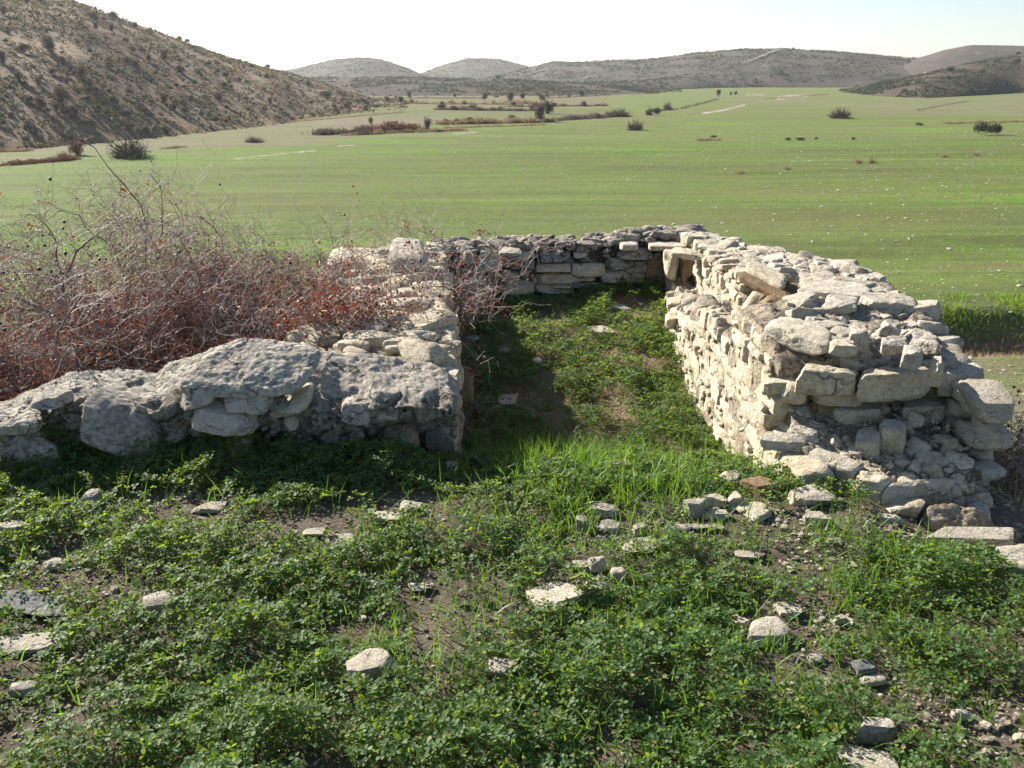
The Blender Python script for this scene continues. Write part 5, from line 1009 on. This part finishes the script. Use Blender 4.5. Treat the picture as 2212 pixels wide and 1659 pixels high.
x, y, rr_ = x[k], y[k], rr_[k]; s = np.minimum(r.exponential(.017, len(x)) + .012, .11); pebbles(x, y, fz(x, y) + s * .15, s * (1 + rr_ / 120), r, 'field_stones', 'white', 'pale stones strewn over the ploughed field', 'stones', .6)
x = r.uniform(9, 24, 26000); s__ = r.uniform(.1, 2.8, len(x)) ; y = 20.5 + .1 * (x - 10) + s__ * .8; k = r.random(len(x)) < smooth(-.3, .3, fbm(P3(x, y, .7), 3, 56)) * smooth(8.7, 10.5, x); x, y = x[k], y[k]
V, Q = blades(np.stack([x, y, fz(x, y) - .02], 1), r.uniform(.08, .24, len(x)), np.full(len(x), .015), r, .5, .7, 2); tag(mk('ditch_grass', V, Q, M['clover']), 'rank green grass on the ditch bank right of the wall', 'grass', kind='stuff')
x = r.uniform(9, 26, 9000); y = 20.5 + .1 * (x - 10) - r.uniform(-.2, 1.0, len(x)); V, Q = blades(np.stack([x, y, fz(x, y) - .02], 1), r.uniform(.08, .25, len(x)), np.full(len(x), .012), r, .8, .8, 2); tag(mk('dry_grass', V, Q, M['drygrass']), 'dry stalks along the ditch bottom right of the wall', 'dry grass', kind='stuff')

# distant shrubs and trees: unit height, a few variants each, copied
def unit_shrub(kind, seed):
    r = np.random.default_rng(seed); parts = {}
    def cloud(n, lob, flat=1.0, rad=.5, z0=0.12):
        c = r.normal(size=(lob, 3)); c /= np.linalg.norm(c, axis=1, keepdims=True); c = c * r.uniform(.1, .33, (lob, 1)) * [1.1, 1.1, .75] * rad * 2 + [0, 0, .52]
        p = r.normal(size=(n, 3)); p /= np.linalg.norm(p, axis=1, keepdims=True); p = p * (r.random((n, 1)) ** .4) * r.uniform(.16, .30, (n, 1)) * rad * 2 * [1, 1, .9] + c[r.integers(0, lob, n)]
        p[:, 2] = np.clip(p[:, 2] * flat, z0 * r.random(n), 1.02); return p
    if kind == 'bush':
        p = cloud(900, 9, .95, .75, .1); parts['foliage'] = leaves(p, r.uniform(.05, .10, len(p)), r, .1, .7, .3)
    elif kind == 'tree':
        S = []; ends = []
        for i in range(4):
            P = chain(np.array([0, 0, 0.0]), np.array([r.normal() * .15, r.normal() * .15, 1.0]), .5, 5, .08, .02, r); S += [(P[k], P[k + 1], .03 * (1 - k * .15), .03 * (.85 - k * .15)) for k in range(5)]
            for j in range(7):
                Pb = chain(P[r.integers(2, 6)], r.normal(size=3) * [.8, .8, .4] + [0, 0, .35], .34, 4, .2, .03, r); S += [(Pb[k], Pb[k + 1], .011, .008) for k in range(4)]; ends += list(Pb[1:])
        parts['trunk'] = tubes([s[0] for s in S], [s[1] for s in S], [s[2] for s in S], [s[3] for s in S], 4)
        ends = np.array(ends); p = ends[r.integers(0, len(ends), 900)] + r.normal(size=(900, 3)) * .06; parts['crown'] = leaves(p, r.uniform(.05, .1, len(p)), r, 0, .32, .3)
    else:
        p = r.normal(size=(420, 3)) * [.5, .5, .3]; k = np.linalg.norm(p, axis=1) < 1.1; p = p[k]; p[:, 2] = np.abs(p[:, 2]) * 1.0; d = p / (np.linalg.norm(p, axis=1, keepdims=True) + .1)
        V, Q = tubes(p * .55, p * .55 + (d + r.normal(size=p.shape) * .35) * .38, np.full(len(p), .013), np.full(len(p), .006)); V[:, 2] = np.clip(V[:, 2], -.05, 1.1); parts['twigs'] = (V, Q)
        q = p[:260] * .9 ; q[:, 2] = np.abs(q[:, 2]); parts['foliage'] = leaves(q, r.uniform(.05, .09, len(q)), r, 0, .4, .3)
    A = np.concatenate([v[0] for v in parts.values()]); zs = np.quantile(A[:, 2], .995); xs = np.quantile(np.hypot(A[:, 0], A[:, 1]), .93) * (1.0 if kind != 'tree' else 1.15)
    return {k: (v[0] * [.5 / xs, .5 / xs, 1 / zs], v[1]) for k, v in parts.items()}
LIB = {}
def plant(kind, mat, P, h, label, cat, group=None, wide=1.0, name=None, single=False, sink=.03):
    key = (kind, mat, single); 
    if key not in LIB: LIB[key] = []
    nm = name or {'bush': 'shrub', 'tree': 'bare_tree', 'twig': 'bare_shrub'}[kind]; mats = {'trunk': 'limb', 'twigs': mat, 'foliage': mat, 'crown': mat}
    if len(LIB[key]) < 4:
        pr = unit_shrub(kind, len(LIB[key]) * 7 + hash(kind) % 5 * 0 + {'bush': 1, 'tree': 2, 'twig': 3}[kind])
        if single:
            mb = MB(); [mb.add(*v) for v in pr.values()]; o = mb.build(nm, M[mat], sharp=0)
        else:
            o = empty(nm); [mk(k, v[0], v[1], M[mats[k]], o) for k, v in pr.items()]
        LIB[key].append(o)
    else:
        src = LIB[key][int(rng.integers(4))]; o = src.copy(); C.objects.link(o); o.name = nm
        for ch in src.children: c = ch.copy(); C.objects.link(c); c.parent = o
    o.location = (P[0], P[1], P[2] - h * sink); o.scale = (h * wide, h * wide, h); o.rotation_euler = (0, 0, float(rng.uniform(0, 6.28)))
    for k in ('label', 'category', 'group', 'kind'):
        if k in o: del o[k]
    return tag(o, label, cat, group, 'thing')
def fplant(kind, mat, u, v, hp, wp, label, cat, **k):
    P = atf(u, v); d = P[1] * math.cos(T) + (CZ - P[2]) * math.sin(T); h = hp / F * d; plant(kind, mat, P, h, label, cat, wide=wp / hp, **k)
fplant('twig', 'fartwig', 283, 341, 52, 85, 'big round grey bare bush at the near foot of the left hill', 'bush'); fplant('tree', 'farred', 165, 336, 34, 36, 'rusty red leaved small tree left of the big grey bush', 'tree')
fplant('twig', 'fartwig', 140, 343, 18, 34, 'low brown bush at the foot of the rusty tree', 'bush'); fplant('twig', 'fartwig', 550, 308, 16, 42, 'low grey bush alone on the pale strip below the left hill', 'bush')
fplant('twig', 'fartwig', 1372, 281, 22, 38, 'round brown bush alone in the middle of the green field', 'bush'); fplant('twig', 'fartwig', 1815, 256, 26, 50, 'round grey bush standing alone in the right half of the field', 'bush')
fplant('bush', 'farscrub', 2122, 292, 29, 34, 'left one of a pair of dark bushes near the right edge of the field', 'bush'); fplant('bush', 'farscrub', 2146, 291, 25, 30, 'right one of a pair of dark bushes near the right edge of the field', 'bush')
fplant('twig', 'fartwig', 1340, 252, 20, 50, 'wide low brown bush at the end of the reed hedge', 'bush'); fplant('twig', 'fartwig', 1442, 238, 21, 20, 'rounded brown bush beside the chalky bank', 'bush')
fplant('twig', 'fartwig', 1402, 249, 20, 16, 'left of two upright bushes below the chalky bank', 'bush'); fplant('bush', 'farscrub', 1418, 249, 17, 17, 'right, greener of two upright bushes below the chalky bank', 'bush')
for (u, v, hp, wp, mt, lb) in [(1165, 264, 46, 26, 'fartwig', 'tall bare tree rising from the middle of the reed hedge'), (1186, 246, 30, 26, 'farscrub', 'dark leafy tree standing right of the tall bare one'), (1047, 217, 18, 15, 'fartwig', 'small dark tree on the far hedge, left of three'),
    (1104, 221, 25, 18, 'fartwig', 'small tree with a forked trunk in the far hedge'), (1170, 218, 17, 18, 'fartwig', 'round topped small tree behind the dark leafy one'), (924, 283, 31, 20, 'fartwig', 'bare grey tree among the reeds left of centre'), (884, 210, 15, 12, 'fartwig', 'tiny tree at the far left of the meadow strips'),
    (837, 221, 15, 12, 'fartwig', 'tiny tree on the slope foot left of the meadow strips'), (866, 224, 16, 14, 'farscrub', 'tiny dark tree by the hill toe'), (1552, 208, 15, 12, 'farred', 'small reddish tree above the chalk track'), (1578, 206, 8, 6, 'farscrub', 'very small tree, left of two behind the chalk track'), (1589, 205, 9, 8, 'farscrub', 'very small tree, right of two behind the chalk track'),
    (1130, 213, 12, 16, 'farscrub', 'small dark round tree in front of the flat terrace'), (1325, 196, 20, 14, 'fartwig', 'small dark tree where the terrace meets the far meadow'), (1255, 206, 12, 16, 'farscrub', 'small bush at the right end of the terrace foot'), (800, 268, 16, 12, 'fartwig', 'thin bare tree over the left thicket')]:
    fplant('tree', mt, u, v, hp, wp, lb, 'tree')
for (u, v, wp, l_) in [(1703, 303, 14, 'leftmost weed clump of the row of four on the field line'), (1731, 303, 22, 'largest weed clump of the row of four on the field line'), (1762, 302, 8, 'smallest weed clump, third in the row on the field line'), (1842, 302, 9, 'weed clump set apart at the right end of the row'), (1985, 271, 18, 'weed clump in front of the straw strip left of the paired dark bushes'), (1540, 298, 14, 'weed clump growing on the brown heap of dead weeds')]: fplant('bush', 'farscrub', u, v, 6, wp, l_, 'weeds', group='weed clumps on the field line', name='weed_clump')
r = np.random.default_rng(140)
for k in range(46):
    hh = [(740, 293, 905, 281), (944, 237, 1160, 240), (950, 268, 1320, 254), (870, 224, 1110, 226), (1090, 231, 1310, 229), (800, 212, 1320, 208)][k % 6]; t = r.random(); u = hh[0] + (hh[2] - hh[0]) * t; v = hh[1] + (hh[3] - hh[1]) * t + r.uniform(-1, 1); kd = ['bush', 'twig', 'tree'][int(r.integers(3))]; hp0 = r.uniform(7, 15) * (v / 260) ** 2
    fplant(kd, ['farscrub', 'fartwig', 'farred', 'fartwig'][int(r.integers(4))], u, v, hp0, hp0 * r.uniform(.9, 1.8), 'small bush growing in the meadow hedges', 'bush', group='small bushes in the meadow hedges', single=True, name='hedge_bush')
def hedge(name, u0, v0, u1, v1, hp, mat, label, seed, dens=1.0, wid=2.0, kind=None):
    r = np.random.default_rng(seed); A = atf(u0, v0); B = atf(u1, v1); d = np.hypot(*((A + B) / 2)[:2]); H_ = hp / F * d * .8; L = np.linalg.norm(B - A); n = int(min(9000, 60 + (u1 - u0) * hp * .9 * dens)); t = r.random(n); clump = np.clip(.55 + 2.4 * fbm(np.stack([t * L / (H_ * 1.8), t * 0, t * 0 + seed], 1), 3, seed), .08, 1.35)
    P = A + (B - A) * t[:, None]; P[:, 1] += H_ * 2.5 * fbm(np.stack([t * L / (H_ * 9), t * 0, t * 0 + seed], 1), 2, seed + 1); P[:, 0] += r.normal(size=n) * H_ * .25 * wid; P[:, 1] += r.uniform(-1, 1, n) * H_ * .7 * wid; P[:, 2] = fz(P[:, 0], P[:, 1])
    V, Q = blades(P, H_ * clump * r.uniform(.4, 1.15, n), np.full(n, H_ * .10), r, .55, .6, 2); q = P.copy(); q[:, 2] += H_ * clump * r.uniform(.05, .8, n); V2, Q2 = leaves(q, np.full(n, H_ * .16), r, 0, .6, .3)
    V = np.concatenate([V, V2]); Q = np.concatenate([Q, Q2 + len(V) - len(V2)]); o = mk(name, V - A, Q, M[mat]); o.location = A; return tag(o, label, 'hedge', kind='thing')
HG = [(690, 291, 800, 286, 20, 'fartwig', 'grey brown thicket at the left of the centre hedge'), (800, 287, 905, 281, 25, 'farred', 'dark reddish thicket in the centre left hedge'), (740, 293, 1000, 282, 12, 'reed', 'band of straw coloured reeds in front of the left thickets'),
      (950, 268, 1190, 264, 20, 'reed', 'long band of brown reeds left of the tall bare tree'), (1190, 262, 1320, 252, 16, 'fartwig', 'brown hedge running from the tall bare tree to the wide low bush'), (960, 277, 1180, 270, 8, 'reed', 'thin straw strip below the brown reeds'),
      (944, 237, 1160, 240, 12, 'fartwig', 'dark hedge line across the middle meadow'), (1090, 231, 1310, 229, 9, 'fartwig', 'hedge line ending at the right of the middle meadow'), (870, 224, 1110, 226, 9, 'reed', 'straw hedge line behind the middle meadow'), (800, 212, 1050, 213, 6, 'fartwig', 'faint farthest hedge line on the left'),
      (1090, 222, 1180, 226, 12, 'reed', 'tawny reed patch behind the dark leafy tree'), (1170, 213, 1320, 206, 6, 'fartwig', 'faint farthest hedge line on the right'), (1748, 182, 1790, 181, 8, 'fartwig', 'short dark hedge dash on the upper right meadow'), (0, 358, 160, 345, 16, 'farred', 'low russet hedge below the rusty tree'),
      (1982, 239, 2092, 218, 5, 'fartwig', 'thin dark hedge slanting up the right field'), (1650, 215, 1790, 204, 6, 'reed', 'straw edge above the wide chalk track'), (1470, 236, 1550, 215, 7, 'fartwig', 'dark scrub edge left of the wide chalk track'), (350, 322, 400, 318, 9, 'reed', 'small straw reed clump right of the big grey bush'),
      (2040, 268, 2250, 262, 8, 'reed', 'straw strip behind the pair of dark bushes'), (1505, 304, 1555, 303, 9, 'reed', 'brown heap of dead weeds on the field line'), (1395, 243, 1460, 236, 8, 'fartwig', 'scrub fringe under the rounded brown bush'), (-60, 330, 60, 326, 14, 'reed', 'tawny grass fringe at the foot of the left hill'), (0, 322, 120, 316, 12, 'reed', 'second tawny grass fringe on the left hill toe'), (620, 265, 870, 243, 7, 'reed', 'straw fringe along the toe of the left hill')]
for k, (a, b, c, d, e, m, l) in enumerate(HG): hedge('hedge', a, b, c, d, e, m, l, 900 + k)
for k, (u, v, hp) in enumerate([(1855, 353, 14), (1883, 353, 18), (2040, 340, 10), (1600, 374, 8), (2110, 337, 9), (1700, 366, 7)]):
    P = atf(u, v); d = P[1]; rr2 = np.random.default_rng(k); Q0 = P + rr2.normal(size=(70, 3)) * [.12, .12, 0]; Q0[:, 2] = P[2]; V, Q = blades(Q0, np.full(70, hp / F * d) * rr2.uniform(.5, 1, 70), np.full(70, .03), rr2, .45, .5, 2); o = mk('dry_grass_tuft', V - P, Q, M['reed']); o.location = P; tag(o, ['left one of two tall dry grass tufts side by side on the field ridge', 'right, taller one of two dry grass tufts side by side on the field ridge', 'dry grass tuft on the right part of the field ridge', 'dry grass tuft farthest left on the field ridge', 'dry grass tuft farthest right on the field ridge', 'very small dry grass tuft left of the two tall ones'][k], 'grass tuft', 'dry grass tufts on the field ridge', 'thing')
# scrub on the hills
HV = {}
def hill_pts(key):
    if key not in HV:
        us, t, X, Y, Z = HSETS[key]; P = np.stack([X.ravel(), Y.ravel(), Z.ravel()], 1); a, b = proj(P); HV[key] = (P, a, b, np.tile(t, (len(us), 1)).ravel())
    return HV[key]
def hp_(key, u, v, tmax=1.0):
    P, a, b, t = hill_pts(key); d = (a - u) ** 2 + (b - v) ** 2 + np.where(t <= tmax, 0, 1e9); return P[np.argmin(d)]
def hplant(key, kind, mat, u, v, hpx, label, group=None, wide=.9, **k):
    P = hp_(key, u, v); d = P[1]; plant(kind, mat, P, hpx / F * d, label, 'tree' if kind == 'tree' else 'bush', group, wide=wide, **k)
hplant('hill1', 'bush', 'farscrub', 245, 45, 19, 'big round evergreen on the skyline of the left hill', wide=1.15); hplant('hill1', 'bush', 'farscrub', 205, 44, 14, 'round evergreen left of the big one near the skyline', wide=1.2)
hplant('hill1', 'bush', 'farscrub', 290, 62, 14, 'dark bush just right of the big skyline evergreen'); hplant('hill1', 'bush', 'farscrub', 389, 90, 12, 'dark bush half way down the left skyline'); hplant('hill1', 'bush', 'farscrub', 53, 115, 19, 'dark round bush at the left on the hillside', wide=1.1)
HT = ['tall bare tree high on the left hill, below the pair of skyline evergreens', 'dense dark bare tree in the middle left of the hillside', 'tallest spindly bare tree low on the left hill', 'bare tree with a dark base low on the left hill', 'round crowned bare tree low on the right part of the left hill',
 'narrow bare tree low in the middle of the left hill', 'left of two bare trees on the mid slope of the left hill', 'bare tree standing right of and above its mid slope neighbour', 'small bare tree under the high tall one', 'bare tree cut by the left edge of the view on the hillside', 'bare tree between the left edge and the dense dark one', 'bare bush like tree near the top left corner',
 'small bare tree near the summit, right one of two', 'small bare tree near the summit, left one of two', 'small bare tree right of the tree with the dark base', 'thin bare sapling left of the dense dark tree', 'bare sapling near the foot of the left hill', 'thin sapling between the mid slope bare trees', 'leaning sapling right of the dense dark tree', 'short dark stump like tree low in the middle of the hill',
 'bare tree farthest right on the left hill', 'faint sapling left of the leaning one', 'bare sapling just left of the mid slope pair']
for (a, b, h_) in [(318, 350, 90), (530, 520, 80), (410, 690, 110), (275, 715, 75), (1410, 665, 65), (1065, 675, 60), (880, 450, 60), (1065, 400, 60), (400, 430, 50), (25, 420, 80), (110, 525, 60), (30, 95, 50), (720, 205, 40), (625, 195, 40), (355, 725, 50), (245, 555, 50), (485, 755, 60), (970, 405, 40), (585, 570, 40), (1135, 720, 40), (1750, 675, 40), (430, 545, 40), (825, 430, 50)]:
    hplant('hill1', 'tree', 'fartwig', a / 3, b / 3, h_ / 2.5, HT.pop(0), 'bare trees on the left hillside', wide=.8)
BL = ['dark bush on or near the skyline of the left hill', 'dark bush on the upper slope of the left hill', 'dark bush on the middle slope of the left hill', 'dark bush on the lowest slope of the left hill']; BG = ['bushes near the left hill skyline', 'bushes on the upper left hillside', 'bushes on the middle left hillside', 'bushes on the lowest left hillside']
for (a, b, h_) in [(1225, 272, 24), (340, 487, 35), (1170, 470, 35), (865, 340, 30), (1350, 428, 25), (1415, 472, 25), (1630, 445, 27), (1740, 443, 25), (1465, 500, 25), (1450, 572, 35), (2120, 640, 40), (2000, 560, 30), (1255, 548, 25), (1200, 740, 35), (735, 668, 30), (200, 660, 35), (955, 880, 50), (1080, 865, 40), (830, 742, 25), (930, 728, 25), (1400, 790, 30), (830, 610, 25), (1010, 492, 30), (1480, 785, 25), (640, 30, 16), (400, 25, 16), (270, 22, 22), (180, 22, 25), (1560, 370, 16), (1600, 385, 16)]:
    hplant('hill1', 'bush', 'farscrub', a / 3, b / 3, h_ / 2.6, BL[0 if b / 3 < 60 else 1 if b / 3 < 130 else 2 if b / 3 < 190 else 3], BG[0 if b / 3 < 60 else 1 if b / 3 < 130 else 2 if b / 3 < 190 else 3], wide=1.2, single=True)
r = np.random.default_rng(121)
for k in range(130):
    u = r.uniform(0, 820); top = np.interp(u, [0, 150, 300, 560, 740, 820], [12, 14, 64, 148, 195, 225]); bot = np.interp(u, [0, 400, 620, 820], [318, 285, 258, 240]); v = top + (bot - top) * r.random()
    hplant('hill1', 'bush', 'farscrub', u, v, r.uniform(4, 9), 'dark scrubby bush dotted on the left hillside', 'dark bushes on the left hillside', wide=1.4, single=True)
for (a, b, h_) in [(2155, 425, 45), (1730, 470, 35), (1720, 518, 25), (1455, 553, 25), (1270, 578, 25), (1435, 600, 25), (2030, 405, 20), (1290, 608, 15), (2170, 355, 20), (1930, 470, 20), (2100, 560, 18), (1850, 540, 18)]:
    hplant('hill8', 'bush', 'farscrub', 1475 + a / 3, b / 3, h_ / 3, 'dark bush dotted on the near right hillside', 'dark bushes on the near right hillside', wide=1.3, single=True)
for (a, b, h_) in [(1075, 348, 12), (1125, 348, 10), (1170, 355, 12), (1230, 361, 12), (710, 322, 14), (880, 328, 10), (1500, 356, 10), (1540, 354, 10), (750, 430, 15), (635, 485, 25), (575, 500, 18), (475, 525, 18), (980, 340, 8)]:
    hplant('hill5', 'bush', 'farscrub', 1475 + a / 3, b / 3, h_ / 3, 'small dark bush on the long far ridge', 'bushes on the long far ridge', wide=1.2, single=True)
for (a, b, h_) in [(1465, 415, 22), (1495, 447, 20), (1965, 320, 15), (1250, 425, 15)]: hplant('hill7', 'bush', 'farscrub', 1475 + a / 3, b / 3, h_ / 3, 'small dark bush on the pale slope at upper right', 'bushes on the pale right slope', wide=1.2, single=True)
hplant('hill2', 'bush', 'farscrub', 1075, 172, 9, 'dark round tree on the lip of the flat terrace', wide=1.1); 
def scrub(key, n, smin, smax, mat, label, seed, tmax=1.02, thr=0.0, fq=.05, zsc=1.0):
    r = np.random.default_rng(seed); P, a, b, t = hill_pts(key); ok = np.where((t < tmax) & (a > -250) & (a < 2460))[0]; i = r.choice(ok, n * 3); p = P[i] + r.normal(size=(n * 3, 3)) * [.4, .4, 0]
    f = fbm(p * [fq, fq, fq * 2], 4, seed); p = p[f > thr - .1 * r.random(len(f))][:n]; s = r.uniform(smin, smax, len(p)); m = 7
    q = np.repeat(p, m, 0); ss = np.repeat(s, m); q = q + r.normal(size=q.shape) * ss[:, None] * [.5, .5, .22] + np.stack([ss * 0, ss * 0, ss * .25], 1)
    V, Q = leaves(q, ss * .6, r, .2, .75, .3); tag(mk('scrub', V, Q, M[mat]), label, 'scrub', kind='stuff')
scrub('hill1', 5500, .15, .5, 'farscrub', 'low dark scrub covering the left hill', 5, thr=-.03, fq=.16); scrub('hill1', 9000, .15, .4, 'drytuft', 'tawny dry grass on the left hill', 6, thr=.0, fq=.12)
scrub('hill2', 5000, .25, .8, 'farscrub', 'dark scrub on the terrace slope', 7, .85); scrub('hill5', 8000, .35, 1.2, 'farscrub', 'dark scrub on the long far ridge', 8); scrub('hill3', 2500, .4, 1.0, 'farscrub', 'scrub on the left far knoll', 9); scrub('hill4', 2500, .5, 1.2, 'farscrub', 'scrub on the central far knoll', 10)
scrub('hill8', 3500, .3, .9, 'farscrub', 'dark scrub on the near right hill', 11); scrub('hill9', 1500, .5, 1.3, 'farscrub', 'dark scrub on the low rise before the far ridge', 12); scrub('hill7', 900, .8, 2, 'farscrub', 'sparse scrub on the pale right slope', 13, thr=.1)
# brown shrub and rough growth on the slope just outside the wall
thorn_bush((2.75, 4.5, gz1(2.75, 4.5)), 'brown leafless shrub on the slope right of the wall', 69, 22, (.35, .75), (0, 0), limb=.006, leafd=.3, fruit=60, zcap=-.2, spread=.3, dens=.8)
thorn_bush((3.2, 4.9, gz1(3.2, 4.9)), 'grey leafless shrub lower on the slope right of the wall', 70, 20, (.35, .75), (0, 0), limb=.006, leafd=.2, fruit=40, zcap=-.4, spread=.3, dens=.8)
r = np.random.default_rng(131); x = r.uniform(-9, 6, 70000); y = r.uniform(2.4, 14, 70000); z = gz(x, y); k = ((z < -.5) | ((x > 1.72) & (z < -.08) & (r.random(len(x)) < .5))) & (np.abs(x) < .68 * y + .4) & (z > FIELD - .2) & (r.random(len(x)) < smooth(-.3, .3, fbm(P3(x, y, 1.5), 3, 3))); x, y, z = x[k], y[k], z[k]; g_ = fbm(P3(x, y, .8), 3, 9) > 0
for m_, sel, lb, nm in (('grass', g_, 'rough green grass on the slopes of the mound', 'grass'), ('drygrass', ~g_, 'rough dry grass on the slopes of the mound', 'dry_grass')):
    V, Q = blades(np.stack([x, y, z], 1)[sel], r.uniform(.05, .2, sel.sum()), r.uniform(.003, .007, sel.sum()), r, .6, .8, 2); tag(mk(nm, V, Q, M[m_]), lb, 'grass', kind='stuff')
